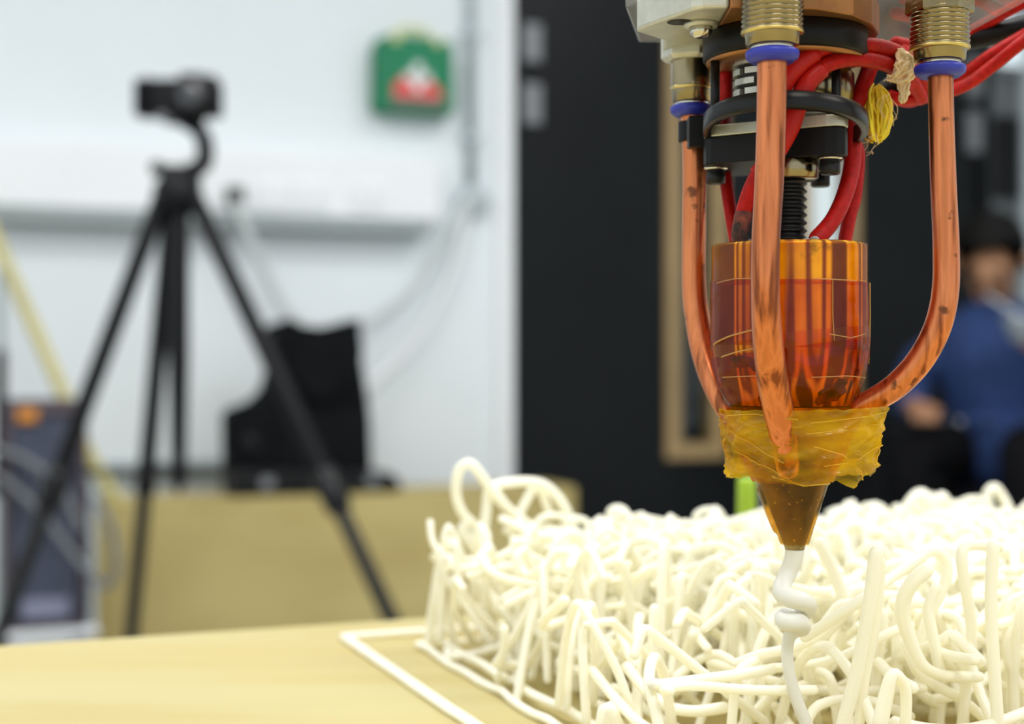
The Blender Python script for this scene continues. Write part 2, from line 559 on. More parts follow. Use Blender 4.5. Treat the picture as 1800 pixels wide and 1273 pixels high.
def smooth_path(pts, k=6, rad=None):
    """Catmull-Rom through pts; also interpolates radii."""
    pts = [Vector(p) for p in pts]
    out, ro = [], []
    n = len(pts)
    for i in range(n - 1):
        p0 = pts[max(i - 1, 0)]; p1 = pts[i]; p2 = pts[i + 1]; p3 = pts[min(i + 2, n - 1)]
        for j in range(k):
            t = j / k
            out.append(0.5 * ((2 * p1) + (p2 - p0) * t + (2 * p0 - 5 * p1 + 4 * p2 - p3) * t * t + (3 * p1 - p0 - 3 * p2 + p3) * t ** 3))
            if rad:
                ro.append(rad[i] * (1 - t) + rad[i + 1] * t)
    out.append(pts[-1])
    if rad:
        ro.append(rad[-1])
        return out, ro
    return out


# ================================================================== THE ROOM
S0, S1, T1 = -3.2, 2.6, 7.2
b = MB(); b.rbox(S0, S1, -0.1, T1, -0.1, 0.0); struct(b.build('floor', M['floor']))
b = MB(); b.rbox(S0, S1, -0.1, T1, CEIL, CEIL + 0.1); struct(b.build('ceiling', M['ceiling']))
DJ0, DJ1 = WS(900), WS(1738)                      # the door opening
b = MB()
b.rbox(S0, DJ0, -0.1, 0, 0, CEIL)
b.rbox(DJ0, DJ1, -0.1, 0, 2.35, CEIL)
struct(b.build('wall_front', M['wall']))
b = MB(); b.rbox(DJ1, S1, -0.1, 0, 0, CEIL); struct(b.build('wall_corner', M['right_wall']))
b = MB(); b.rbox(S0 - 0.1, S0, -0.1, T1, 0, CEIL); struct(b.build('wall_left', M['wall']))
b = MB(); b.rbox(S1, S1 + 0.1, -0.1, T1, 0, CEIL); struct(b.build('wall_right', M['wall']))
# the space behind the doors
b = MB()
b.rbox(DJ0 - 0.6, DJ1 + 0.8, -2.1, -2.0, 0, CEIL)
b.rbox(DJ0 - 0.7, DJ0 - 0.6, -2.0, -0.1, 0, CEIL)
b.rbox(DJ1 + 0.8, DJ1 + 0.9, -2.0, -0.1, 0, CEIL)
b.rbox(DJ0 - 0.7, DJ1 + 0.9, -2.1, -0.1, -0.1, 0)
b.rbox(DJ0 - 0.7, DJ1 + 0.9, -2.1, -0.1, CEIL, CEIL + 0.1)
struct(b.build('wall_corridor', M['dark_wall']))
s_a, s_b = WS(1340, -1.99), WS(1600, -1.99)
b = MB(); b.rbox(s_a, s_b, -1.995, -1.97, 0.95, 2.1)
w1 = struct(b.build('lit_room_pane', M['lit_pane']))  # glowing pane added for the bright room beyond the door glass
b = MB()
b.rbox(s_a - 0.06, s_a, -2.0, -1.95, 0.9, 2.16); b.rbox(s_b, s_b + 0.06, -2.0, -1.95, 0.9, 2.16)
b.rbox(s_a, s_b, -2.0, -1.95, 0.89, 0.95); b.rbox(s_a, s_b, -2.0, -1.95, 2.1, 2.16)
b.build('window_frame', M['white_gloss'], w1)  # frame added around the glowing lit-room pane
# jambs and architrave
b = MB()
b.rbox(DJ0, DJ0 + 0.03, -0.1, 0.012, 0, 2.35); b.rbox(DJ1 - 0.03, DJ1, -0.1, 0.012, 0, 2.35); b.rbox(DJ0, DJ1, -0.1, 0.012, 2.32, 2.35)
struct(b.build('trim_1', M['door']))
b = MB(); b.rbox(WS(872), DJ0 - 0.002, 0, 0.022, 0, 2.42); struct(b.build('trim_2', M['white_gloss'], bevel=0.004))


def leaf(idx, x0, x1, wx0, wx1, hinges, hx):
    """One door leaf with its narrow oak-framed vision panel."""
    s0, s1, a0, a1 = WS(x0) + 0.004, WS(x1) - 0.004, WS(wx0), WS(wx1)
    if idx == 1: s0 = DJ0 + 0.032
    else: s1 = DJ1 - 0.032
    zb = WP(wx0, 808).z if idx == 1 else 0.54
    zt = 1.95
    fw = 0.045
    b = MB()
    b.rbox(s0, a0, -0.055, -0.01, 0.01, 2.31); b.rbox(a1, s1, -0.055, -0.01, 0.01, 2.31)
    b.rbox(a0, a1, -0.055, -0.01, 0.01, zb); b.rbox(a0, a1, -0.055, -0.01, zt, 2.31)
    d = struct(b.build('door_%d' % idx, M['door']))
    f = MB()
    f.rbox(a0, a0 + fw, -0.06, 0.004, zb, zt); f.rbox(a1 - fw, a1, -0.06, 0.004, zb, zt)
    f.rbox(a0 + fw, a1 - fw, -0.06, 0.004, zb, zb + fw); f.rbox(a0 + fw, a1 - fw, -0.06, 0.004, zt - fw, zt)
    f.build('vision_frame', M['oak'], d, bevel=0.004)
    g = MB(); g.rbox(a0 + fw, a1 - fw, -0.036, -0.030, zb + fw, zt - fw)
    g.build('glass_pane', M['glass'], d)
    for y0, y1 in hinges:
        z0, z1 = WP(hx, y1).z, WP(hx, y0).z
        s = WS(hx)
        h = MB(); h.rbox(s - 0.028, s + 0.028, -0.01, 0.006, z0, z1)
        h.build('hinge_plate', M['hinge'], d, bevel=0.003)
    h = MB()
    hs = s1 - 0.05 if idx == 1 else s0 + 0.05
    h.tube([RP(hs, -0.01, 0.50), RP(hs, 0.035, 0.50), RP(hs, 0.035, 0.20), RP(hs, -0.01, 0.20)], 0.010, 10)
    h.build('door_pull', M['steel'], d)
    return d


leaf(1, 905, 1342, 1172, 1277, [(42, 108), (147, 218)], 935)
leaf(2, 1342, 1735, 1404, 1511, [(100, 172), (196, 268)], 1713)

# wall trunking, its grey edge, and the lower rail
zt0, zt1 = WP(400, 388, 0.07).z, WP(400, 262, 0.07).z
b = MB(); b.rbox(S0 + 0.01, WS(775, 0.07), 0, 0.07, zt0 + 0.02, zt1); struct(b.build('trim_3', M['white_gloss'], bevel=0.006))
b = MB(); b.rbox(S0 + 0.01, WS(752, 0.08), 0, 0.085, zt0 - 0.018, zt0 + 0.02); struct(b.build('trim_4', M['rail_grey'], bevel=0.004))
zr = WP(250, 828, 0.03).z
b = MB(); b.rbox(S0 + 0.01, WS(480, 0.03), 0, 0.03, zr - 0.022, zr + 0.022); struct(b.build('trim_5', M['rail_grey'], bevel=0.004))
b = MB(); b.rbox(S0, DJ0 - 0.05, 0, 0.018, 0, 0.1); struct(b.build('baseboard_front', M['white_gloss'], bevel=0.004))

for n_, (x, lab) in enumerate([(480, 'white double power socket on the wall trunking, nearest the tripod'),
                               (545, 'white double power socket in the middle of the wall trunking'),
                               (645, 'white double power socket on the wall trunking below the green first aid box')]):
    c = WP(x, 345, 0.07); s = (c - W0).dot(U)
    b = MB(); b.rbox(s - 0.045, s + 0.045, 0.07, 0.078, c.z - 0.035, c.z + 0.035)
    o = b.build('power_socket', M['white_gloss'], bevel=0.003, origin=c)
    tag(o, lab, 'socket', 'sockets on the wall trunking')
    for k in (-1, 1):
        b = MB()
        for dx, dz in ((0, 0.012), (-0.008, -0.006), (0.008, -0.006)):
            b.rbox(s + k * 0.022 + dx - 0.002, s + k * 0.022 + dx + 0.002, 0.077, 0.0795, c.z + dz - 0.004, c.z + dz + 0.004)
        b.build('socket_hole', M['rail_grey'], o)

# conduit down the wall, its junction box, hanging cables
c0 = WP(829, 345, 0.02)
s = (c0 - W0).dot(U)
o = thing('wall_conduit', 'grey vertical conduit pipe running down the wall beside the black door', 'pipe', RP(s, 0.02, c0.z))
b = MB(); b.tube([RP(s, 0.018, CEIL - 0.01), RP(s, 0.018, c0.z)], 0.016, 12, False); b.build('pipe', M['pipe_grey'], o)
for z in (c0.z + 0.16, c0.z + 0.45):
    b = MB(); b.rbox(s - 0.026, s + 0.026, 0, 0.037, z - 0.012, z + 0.012); b.build('pipe_clip', M['pipe_grey'], o, bevel=0.003)
c1 = WP(833, 352, 0.03); s1 = (c1 - W0).dot(U)
o = MB()
o.lathe(RP(s1, 0, c1.z), [(0.045, 0), (0.045, 0.03), (0.038, 0.042), (0.02, 0.045)], 24, V)
o = tag(o.build('junction_box', M['pipe_grey'], origin=RP(s1, 0, c1.z)), 'round grey junction box at the foot of the wall conduit', 'box')
b = MB(); b.lathe(RP(s1, 0.045, c1.z), [(0.008, 0), (0.008, 0.004)], 12, V); b.build('screw', M['steel'], o)
path = [WP(x, y, t) for x, y, t in ((826, 350, .05), (800, 385, .045), (770, 440, .05), (725, 508, .06), (650, 562, .08), (580, 590, .1), (520, 560, .09), (478, 500, .08), (440, 420, .1), (414, 360, .11), (409, 348, .1))]
b = MB(); b.tube(smooth_path(path, 6), 0.013, 8)
o = tag(b.build('hanging_cable', M['cable_grey'], origin=path[0]), 'thick pale grey cable sagging between the junction box and the trunking plug', 'cable')
path = [WP(x, y, t) for x, y, t in ((822, 362, .04), (805, 440, .04), (775, 520, .04), (735, 590, .05), (690, 640, .06), (640, 690, .09), (600, 760, .12))]
b = MB(); b.tube(smooth_path(path, 6), 0.011, 8)
tag(b.build('hanging_cable', M['white_gloss'], origin=path[0]), 'white cable dropping from the junction box behind the black bag', 'cable')
c2 = WP(410, 346, 0.07); s2 = (c2 - W0).dot(U)
b = MB(); b.rbox(s2 - 0.02, s2 + 0.02, 0.07, 0.12, c2.z - 0.022, c2.z + 0.022)
tag(b.build('plug', M['alu_dark'], bevel=0.006, origin=c2), 'small dark plug in the trunking beside the tripod head', 'plug')

# first aid box
ca = WP(718, 140, 0.0); sa = (ca - W0).dot(U); za = ca.z
hw, hh = 0.112, 0.105
o = thing('first_aid_box', 'green plastic first aid box with red and white label hung on the white wall', 'first aid box', RP(sa, 0, za))
poly = []
for qx, qz, a0 in ((1, -1, -90), (1, 1, 0), (-1, 1, 90), (-1, -1, 180)):
    r = 0.03 if qz > 0 else 0.018
    for k in range(5):
        a = math.radians(a0 + 22.5 * k)
        poly.append(((hw - (0.004 if qz > 0 else 0) - r) * qx + r * math.cos(a), (hh - r) * qz + r * math.sin(a)))


def wall_prism(b, poly, s, z, t0, t1):
    n = len(poly)
    vs = [RP(s + p[0], t0, z + p[1]) for p in poly] + [RP(s + p[0], t1, z + p[1]) for p in poly]
    b.add(vs, [tuple(range(n)), tuple(range(2 * n - 1, n - 1, -1))] + [(i, (i + 1) % n, n + (i + 1) % n, n + i) for i in range(n)], False)


b = MB(); wall_prism(b, poly, sa, za, 0.0, 0.038); b.build('case_back', M['green'], o, bevel=0.005)
b = MB(); wall_prism(b, [(x * 0.985, z * 0.985) for x, z in poly], sa, za, 0.040, 0.080); b.build('case_lid', M['green'], o, bevel=0.008)
b = MB(); b.tube(smooth_path([RP(sa - 0.05, 0.04, za + hh - 0.01), RP(sa - 0.035, 0.04, za + hh + 0.018), RP(sa, 0.04, za + hh + 0.026), RP(sa + 0.035, 0.04, za + hh + 0.018), RP(sa + 0.05, 0.04, za + hh - 0.01)], 5), 0.009, 8)
b.build('handle', M['handle_y'], o)['label'] = 'pale yellow carrying handle'
for k in (-1, 1):
    b = MB(); b.rbox(sa + k * 0.06 - 0.012, sa + k * 0.06 + 0.012, 0.03, 0.084, za + hh - 0.022, za + hh - 0.002); b.build('latch', M['handle_y'], o, bevel=0.003)
b = MB()
wall_prism(b, [(-0.068, -0.065), (0.072, -0.065), (0.066, -0.035), (0.03, -0.01), (-0.03, 0.0), (-0.066, -0.03)], sa, za, 0.0795, 0.0815)
b.build('red_label', M['red_print'], o)['label'] = 'red label on the lid'
b = MB()
b.rbox(sa - 0.010, sa + 0.014, 0.0815, 0.083, za - 0.045, za + 0.030); b.rbox(sa - 0.034, sa + 0.038, 0.0815, 0.083, za - 0.020, za + 0.004)
b.build('cross_label', M['white_print'], o)['label'] = 'white cross on the label'
b = MB(); b.rbox(sa - 0.075, sa + 0.078, 0.0795, 0.0815, za - 0.092, za - 0.072); b.build('caption_strip', M['grey_print'], o)

# grey-panelled corner to the right of the door: a pale glazed light, a notice board, an edge strip
b = MB(); b.rbox(WS(1752), WS(1870), 0, 0.012, WP(1770, 118).z, WP(1770, 30).z)
wn = struct(b.build('window_2', M['lit_pane_dim']))
b = MB()
z0, z1 = WP(1770, 118).z, WP(1770, 30).z
b.rbox(WS(1746), WS(1876), 0, 0.02, z0 - 0.03, z0); b.rbox(WS(1746), WS(1876), 0, 0.02, z1, z1 + 0.03)
b.build('window_frame', M['right_wall'], wn)
b = MB(); b.rbox(WS(1745), WS(1788), 0.0, 0.02, WP(1765, 350).z, WP(1765, 205).z)
o = tag(b.build('notice_board', M['black'], bevel=0.004, origin=WP(1765, 280)), 'dark notice board on the grey panel right of the black doors', 'notice board')
b = MB(); b.rbox(WS(1792), WS(1812), 0.0, 0.03, 0, 2.4); struct(b.build('trim_6', M['pipe_grey']))

# ceiling lights
for s, t in LAMPS:
    o = thing('ceiling_light', 'rectangular white ceiling light panel in the row %s, %s one' % ({1.7: 'nearest the black doors', 3.4: 'above the print bed', 5.1: 'behind the print bed'}[t], 'left' if s < 0 else 'right'), 'ceiling light', RP(s, t, CEIL), 'ceiling light panels')
    b = MB()
    for k in (-1, 1):
        b.rbox(s - LS / 2 - 0.03, s + LS / 2 + 0.03, t + k * (LT / 2 + 0.015) - 0.015, t + k * (LT / 2 + 0.015) + 0.015, CEIL - 0.05, CEIL)
        b.rbox(s + k * (LS / 2 + 0.015) - 0.015, s + k * (LS / 2 + 0.015) + 0.015, t - LT / 2, t + LT / 2, CEIL - 0.05, CEIL)
    b.build('frame', M['white_gloss'], o)
    b = MB(); b.rbox(s - LS / 2, s + LS / 2, t - LT / 2, t + LT / 2, CEIL - 0.03, CEIL - 0.02); b.build('diffuser', M['diffuser'], o)

# ================================================================== PLYWOOD BOX, BAGS
TB = 0.43
zb = 0.478
sx0, sx1 = WS(155, TB), WS(1012, TB)
o = thing('plywood_box', 'long low tan plywood box standing behind the tripod', 'box', RP((sx0 + sx1) / 2, TB - 0.1, 0))
b = MB(); b.rbox(sx0, sx1, TB - 0.018, TB, 0, zb - 0.018); b.build('front_panel', M['crate'], o, bevel=0.002)
b = MB(); b.rbox(sx0, sx1, TB - 0.2, TB - 0.182, 0, zb - 0.018); b.build('back_panel', M['crate'], o)
b = MB(); b.rbox(sx0, sx1, TB - 0.2, TB, zb - 0.018, zb); b.build('lid', M['crate'], o, bevel=0.002)
for k, s in enumerate((sx0, sx1 - 0.018)):
    b = MB(); b.rbox(s, s + 0.018, TB - 0.182, TB - 0.018, 0, zb - 0.018); b.build('end_panel', M['crate'], o)

# flat black case on the box
t_c = TB - 0.095
cx0, cx1 = WS(398, t_c), WS(692, t_c)
o = thing('equipment_case', 'flat black hard case lying on the plywood box under the black bag', 'case', RP((cx0 + cx1) / 2, t_c, zb))
b = MB()
pl = [(cx0, 0), (cx1, 0), (cx1, 0.022), (cx1 - 0.02, 0.045), (cx1 - 0.07, 0.055), (cx0, 0.055)]
vs = [RP(s, t_c - 0.07, zb + z) for s, z in pl] + [RP(s, t_c + 0.07, zb + z) for s, z in pl]
n = len(pl)
b.add(vs, [tuple(range(n)), tuple(range(2 * n - 1, n - 1, -1))] + [(i, (i + 1) % n, n + (i + 1) % n, n + i) for i in range(n)], False)
b.build('shell', M['black'], o, bevel=0.006)
b = MB(); b.tube(smooth_path([RP(cx0 + 0.16, t_c + 0.068, zb + 0.03), RP(cx0 + 0.17, t_c + 0.085, zb + 0.028), RP(cx0 + 0.24, t_c + 0.085, zb + 0.028), RP(cx0 + 0.25, t_c + 0.068, zb + 0.03)], 4), 0.006, 8)
b.build('handle', M['black_gloss'], o)
for k in (0.07, 0.33):
    b = MB(); b.rbox(cx0 + k, cx0 + k + 0.03, t_c + 0.066, t_c + 0.075, zb + 0.018, zb + 0.045); b.build('latch', M['hinge'], o, bevel=0.002)

# black soft bag on the case, with a drooping top edge
zc = zb + 0.0555
bx = lambda x: WS(x, t_c)
bz = lambda y: CAMZ - (y - 636.5) / F * (RP(bx(520), t_c, 0).y)
o = thing('camera_bag', 'big black canvas bag with a sagging open top standing on the flat case', 'bag', RP(bx(520), t_c, zc))
outline = [(398, 828), (396, 730), (408, 718), (440, 706), (462, 690), (472, 660), (474, 600), (478, 572), (500, 562), (530, 572), (560, 578), (590, 570), (625, 560), (626, 600), (628, 640), (636, 690), (642, 740), (644, 828)]
pts = [(bx(x), max(bz(y), zc) if y < 820 else zc) for x, y in outline]
b = MB()
bmid = []
n = len(pts)
layers = [(-0.055, 0.93), (-0.06, 1.0), (0.0, 1.0), (0.05, 1.0), (0.058, 0.93)]
cs = sum(p[0] for p in pts) / n; cz = sum(p[1] for p in pts) / n
vs = []
for t, sc_ in layers:
    for s, z in pts:
        vs.append(RP(cs + (s - cs) * sc_, t_c + t, max(zc, cz + (z - cz) * sc_) + (0.004 * math.sin(s * 60 + t * 40) if z > zc + 0.02 else 0)))
fs = []
for k in range(len(layers) - 1):
    for i in range(n):
        fs.append((k * n + i, k * n + (i + 1) % n, (k + 1) * n + (i + 1) % n, (k + 1) * n + i))
fs += [tuple(range(n)), tuple(range(len(vs) - 1, len(vs) - n - 1, -1))]
b.add(vs, fs, False)
b.build('body', M['black_cloth'], o, bevel=0.008)
b = MB(); b.rbox(bx(405), bx(468), t_c + 0.055, t_c + 0.085, bz(810), bz(732)); b.build('side_pocket', M['black_cloth'], o, bevel=0.01)
b = MB(); b.lathe(RP(bx(428), t_c + 0.085, bz(772)), [(0.018, 0), (0.018, 0.004), (0.008, 0.006)], 16, V); b.build('badge', M['black_gloss'], o)
b = MB(); b.rbox(bx(500), bx(622), t_c + 0.055, t_c + 0.068, bz(700), bz(600)); b.build('flap', M['black_cloth'], o, bevel=0.008)
b = MB(); b.tube(smooth_path([RP(bx(486), t_c + 0.05, bz(590)), RP(bx(500), t_c + 0.075, bz(660)), RP(bx(560), t_c + 0.075, bz(700)), RP(bx(615), t_c + 0.07, bz(640)), RP(bx(620), t_c + 0.05, bz(590))], 6), 0.008, 8)
b.build('strap', M['black_cloth'], o)

# upright blue-grey case at far left, on a pale base
tL = 0.67
gx0, gx1 = WS(12, tL), WS(146, tL)
gD = RP((gx0 + gx1) / 2, tL, 0).y
gz = lambda y: CAMZ - (y - 636.5) / F * gD
o = thing('upright_case', 'dark blue-grey upright trolley case with an orange tag at the left edge', 'suitcase', RP((gx0 + gx1) / 2, tL - 0.1, 0))
b = MB(); b.rbox(gx0, gx1, tL - 0.2, tL, gz(1105), gz(722)); b.build('body', M['luggage'], o, bevel=0.015)
b = MB(); b.rbox(gx0 + 0.012, gx1 - 0.012, tL, tL + 0.012, gz(1085), gz(800)); b.build('front_pocket', M['luggage'], o, bevel=0.006)
b = MB()
for s in (gx0, gx1):
    b.tube([RP(s, tL, gz(1104)), RP(s, tL, gz(724))], 0.010, 8)
b.tube([RP(gx0, tL, gz(724)), RP(gx1, tL, gz(724))], 0.010, 8); b.tube([RP(gx0, tL, gz(1104)), RP(gx1, tL, gz(1104))], 0.010, 8)
b.build('piping', M['luggage_edge'], o)
b = MB(); b.rbox(gx0 + 0.005, gx1 - 0.005, tL - 0.195, tL - 0.005, gz(722), gz(704)); b.build('lid', M['luggage_edge'], o, bevel=0.008)
b = MB(); b.rbox(gx0 + 0.02, gx0 + 0.06, tL + 0.0, tL + 0.014, gz(742), gz(718)); b.build('tag', M['orange'], o, bevel=0.004)['label'] = 'orange tag'
b = MB(); b.rbox(gx0 + 0.03, gx1 - 0.03, tL + 0.011, tL + 0.015, gz(1085), gz(1050)); b.build('patch', M['label_grey'], o)
b = MB(); b.rbox(gx1 + 0.012, gx1 + 0.028, tL - 0.15, tL - 0.01, gz(1118), gz(850)); b.build('side_rail', M['pipe_grey'], o, bevel=0.004)
b = MB(); b.rbox(gx0 - 0.02, gx1 + 0.03, tL - 0.2, tL + 0.01, gz(1122), gz(1106)); b.build('base_plate', M['white_gloss'], o, bevel=0.003)
for s in (gx0, gx1):
    for t in (tL - 0.18, tL - 0.02):
        b = MB(); b.rbox(s - 0.012, s + 0.012, t - 0.012, t + 0.012, 0.05, gz(1122)); w = b.build('caster_fork', M['hinge'], o)
        b = MB(); b.lathe(RP(s, t, 0.035) - U * 0.012, [(0.02, 0), (0.035, 0.003), (0.035, 0.021), (0.02, 0.024)], 16, U); b.build('caster', M['black'], w)

# pale cable loops hanging in front of the case
for pts_, lab in (([(0, 792), (40, 806), (80, 832), (115, 870), (140, 930)], 'grey cable loop sagging across the front of the upright case'),
                  ([(0, 840), (30, 862), (70, 900), (110, 950), (150, 1000), (185, 1030), (205, 1000), (196, 930), (170, 880)], 'lower grey cable loop curling from the upright case to the plywood box')):
    path = [P(x, y, 3.05 + 0.0003 * i) for i, (x, y) in enumerate(pts_)]
    path = [P(-40, pts_[0][1] - 8, 3.05)] + path
    b = MB(); b.tube(smooth_path(path, 6), 0.008, 8)
    tag(b.build('loose_cable', M['loop'], origin=path[0]), lab, 'cable')

# yellow strip leaning, and the grey stand at the left edge
path = [P(x, y, d) for x, y, d in ((-60, 300, 3.44), (0, 440, 3.44), (55, 565, 3.44), (110, 690, 3.43), (150, 785, 3.42), (203, 880, 3.41), (300, 1100, 3.12), (380, 1270, 3.10))]
path[-1].z = 0.012
b = MB(); b.tube(smooth_path(path[:6], 6), 0.016, 8, flat=(Vector((0, 1, 0)), 0.45))
tag(b.build('yellow_strip', M['yellow'], origin=path[0]), 'pale yellow plastic strip slanting down from the left edge to the plywood box', 'strip')
c = P(1, 636, 3.4); c.z = 0
o = thing('pole_stand', 'thin grey pole stand at the very left edge of the view', 'stand', c)
b = MB(); b.lathe(c, [(0.045, 0), (0.045, 0.008), (0.02, 0.016)], 24); b.build('base', M['black'], o)
b = MB(); b.tube([c + Vector((0, 0, 0.01)), c + Vector((0, 0, CAMZ + 0.205))], 0.010, 10); b.build('pole', M['rail_grey'], o)
b = MB(); b.tube([c + Vector((0, 0, 0.5)), c + Vector((0, 0, CAMZ + 0.02))], 0.014, 10); b.build('lower_sleeve', M['black'], o)

# ================================================================== TRIPOD AND CAMERA
hub = P(312, 345, 2.3)
o = thing('tripod', 'black camera tripod with spread legs standing on the floor behind the bed', 'tripod', Vector((hub.x, hub.y, 0)))
feet = [('l', (-0.905, 2.2), P(283, 350, 2.3)), ('r', (0.023, 2.12), P(343, 350, 2.3)), ('b', (-0.712, 2.66), P(303, 350, 2.31))]
for k, (fx, fy), top in feet:
    foot = Vector((fx, fy, 0.012))
    at = lambda q: top.lerp(foot, q)
    b = MB(); b.tube([at(0), at(0.44)], 0.0145, 10); leg = b.build('leg', M['black'], o)
    b = MB(); b.tube([at(0.40), at(0.74)], 0.0125 if k != 'b' else 0.012, 10); b.build('middle_tube', M['black_steel'], leg)
    b = MB(); b.tube([at(0.70), at(0.985)], 0.010, 10); b.build('lower_tube', M['black'], leg)
    for q in (0.43, 0.73):
        b = MB(); b.tube([at(q - 0.018), at(q + 0.018)], 0.021 if k != 'b' else 0.018, 10); b.build('clamp', M['black_gloss'], leg)
    b = MB(); b.lathe(foot - Vector((0, 0, 0.012)), [(0.016, 0), (0.019, 0.01), (0.012, 0.035)], 12); b.build('foot', M['black'], leg)
b = MB()
b.lathe(P(312, 355, 2.3), [(0.026, -0.02), (0.036, 0), (0.038, 0.022), (0.026, 0.04), (0.024, 0.055)], 20); b.build('hub', M['black'], o)
for k, f_, top in feet:
    b = MB(); b.box(top.lerp(hub, 0.3) + Vector((0, 0, 0.002)), 0.03, 0.03, 0.045); b.build('hinge_block', M['black'], o, bevel=0.005)
b = MB(); b.tube([P(313, 350, 2.3), P(314, 640, 2.3), P(314, 846, 2.3)], [0.018, 0.0165, 0.0115], 12); b.build('centre_column', M['black'], o)
b = MB(); b.lathe(P(314, 868, 2.3), [(0.003, 0), (0.012, 0.02), (0.017, 0.035), (0.012, 0.055)], 14); b.build('column_hook', M['black'], o)
b = MB()
legs_at = [Vector(t.lerp(Vector((f_[0], f_[1], 0)), 0.40)) for k, f_, t in feet]
for p in legs_at:
    b.tube([P(314, 828, 2.3), p], 0.004, 6)
b.build('brace', M['black'], o)
b = MB(); b.box(P(322, 312, 2.3), 0.05, 0.045, 0.03); b.build('head_base', M['black'], o, bevel=0.006)
b = MB(); b.tube(smooth_path([P(335, 300, 2.3), P(356, 290, 2.3), P(361, 265, 2.3), P(356, 240, 2.3), P(342, 222, 2.3), P(325, 214, 2.3)], 5), [0.014] * 16 + [0.013] * 10, 10)
b.build('head_arm', M['black'], o)
b = MB(); b.tube([P(310, 298, 2.3), P(284, 296, 2.3)], 0.006, 8); b.ball(P(276, 296, 2.3), 0.012, n=12, m=8); b.build('pan_knob', M['black'], o)
b = MB(); b.box(P(322, 211, 2.3), 0.06, 0.05, 0.010); b.build('mounting_plate', M['black'], o, bevel=0.002)
b = MB(); b.tube([P(322, 216, 2.3), P(296, 210, 2.28), P(284, 205, 2.25)], 0.006, 8); b.build('plate_lever', M['hinge'], o)

cc = P(314, 174, 2.3)
o = thing('camera', 'black compact camera with its lens facing us on top of the tripod', 'camera', Vector((cc.x, cc.y, P(0, 206, 2.3).z)))
b = MB(); b.box(cc, 0.132, 0.042, 0.058); b.build('body', M['black'], o, bevel=0.006)
b = MB(); b.box(P(340, 138, 2.3), 0.040, 0.036, 0.012); b.build('viewfinder_hump', M['black'], o, bevel=0.004)
b = MB(); b.lathe(P(343, 174, 2.28), [(0.027, 0), (0.027, 0.018), (0.0245, 0.02), (0.0245, 0.036), (0.021, 0.037)], 28, Vector((0, -1, 0))); ln = b.build('lens', M['black_gloss'], o)
b = MB(); b.lathe(P(343, 174, 2.28) + Vector((0, -0.0365, 0)), [(0.020, 0), (0.017, 0.0015), (0.01, 0.003)], 24, Vector((0, -1, 0))); b.build('lens_glass', M['lens_glass'], ln)
b = MB(); b.box(cc + Vector((-0.050, -0.022, -0.002)), 0.022, 0.012, 0.046); b.build('grip', M['black_cloth'], o, bevel=0.005)
b = MB(); b.lathe(cc + Vector((-0.048, 0, 0.029)), [(0.006, 0), (0.006, 0.004), (0.004, 0.005)], 12); b.build('shutter_button', M['black_gloss'], o)
b = MB(); b.lathe(cc + Vector((0.052, 0, 0.029)), [(0.009, 0), (0.009, 0.006)], 16); b.build('mode_dial', M['black_gloss'], o)

# ================================================================== THE SEATED PERSON
fw = Vector((-0.45, -0.893, 0)); lt = Vector((0.893, -0.45, 0))
HIP = Vector((1.43, 4.3, 0))


def J(f, l, z):
    return HIP + fw * f + lt * l + Vector((0, 0, z))


BODY = {
    'hip': (J(0, 0, .56), .115), 'waist': (J(.03, 0, .69), .105), 'chest': (J(.085, 0, .82), .10), 'nb': (J(.145, 0, .935), .055), 'neck': (J(.18, 0, .985), .047),
    'sl': (J(.12, .155, .885), .036), 'el': (J(.22, .235, .72), .040), 'wl': (J(.30, .185, .80), .027), 'hl': (J(.325, .155, .835), .030),
    'sr': (J(.12, -.155, .885), .036), 'er': (J(.13, -.255, .70), .040), 'wr': (J(.305, -.195, .672), .027), 'hr': (J(.36, -.17, .672), .030),
    'pl': (J(.03, .09, .545), .088), 'kl': (J(.43, .115, .565), .060), 'al': (J(.40, .115, .11), .037), 'tl': (J(.55, .13, .045), .032),
    'pr': (J(.03, -.09, .545), .088), 'kr': (J(.42, -.19, .555), .060), 'ar': (J(.38, -.19, .11), .037), 'tr': (J(.53, -.21, .045), .032),
}
EDGES = [('hip', 'waist'), ('waist', 'chest'), ('chest', 'nb'), ('nb', 'neck'), ('chest', 'sl'), ('sl', 'el'), ('el', 'wl'), ('wl', 'hl'),
         ('chest', 'sr'), ('sr', 'er'), ('er', 'wr'), ('wr', 'hr'), ('hip', 'pl'), ('pl', 'kl'), ('kl', 'al'), ('al', 'tl'), ('hip', 'pr'), ('pr', 'kr'), ('kr', 'ar'), ('ar', 'tr')]
# head: a skull, jaw and nose grown on the neck, bowed over the tub
hd = (fw * 0.78 + Vector((0, 0, -0.62))).normalized()      # where the face looks
hu = (Vector((0, 0, 1)) - hd * hd.z).normalized()
HC = J(.225, 0, 1.085)
BODY['skull'] = (HC, .092); BODY['crown'] = (HC + hu * .05, .075); BODY['jaw'] = (HC + hd * .045 - hu * .065, .050); BODY['nose'] = (HC + hd * .104 - hu * .012, .012)
EDGES += [('neck', 'skull'), ('skull', 'crown'), ('skull', 'jaw'), ('skull', 'nose')]


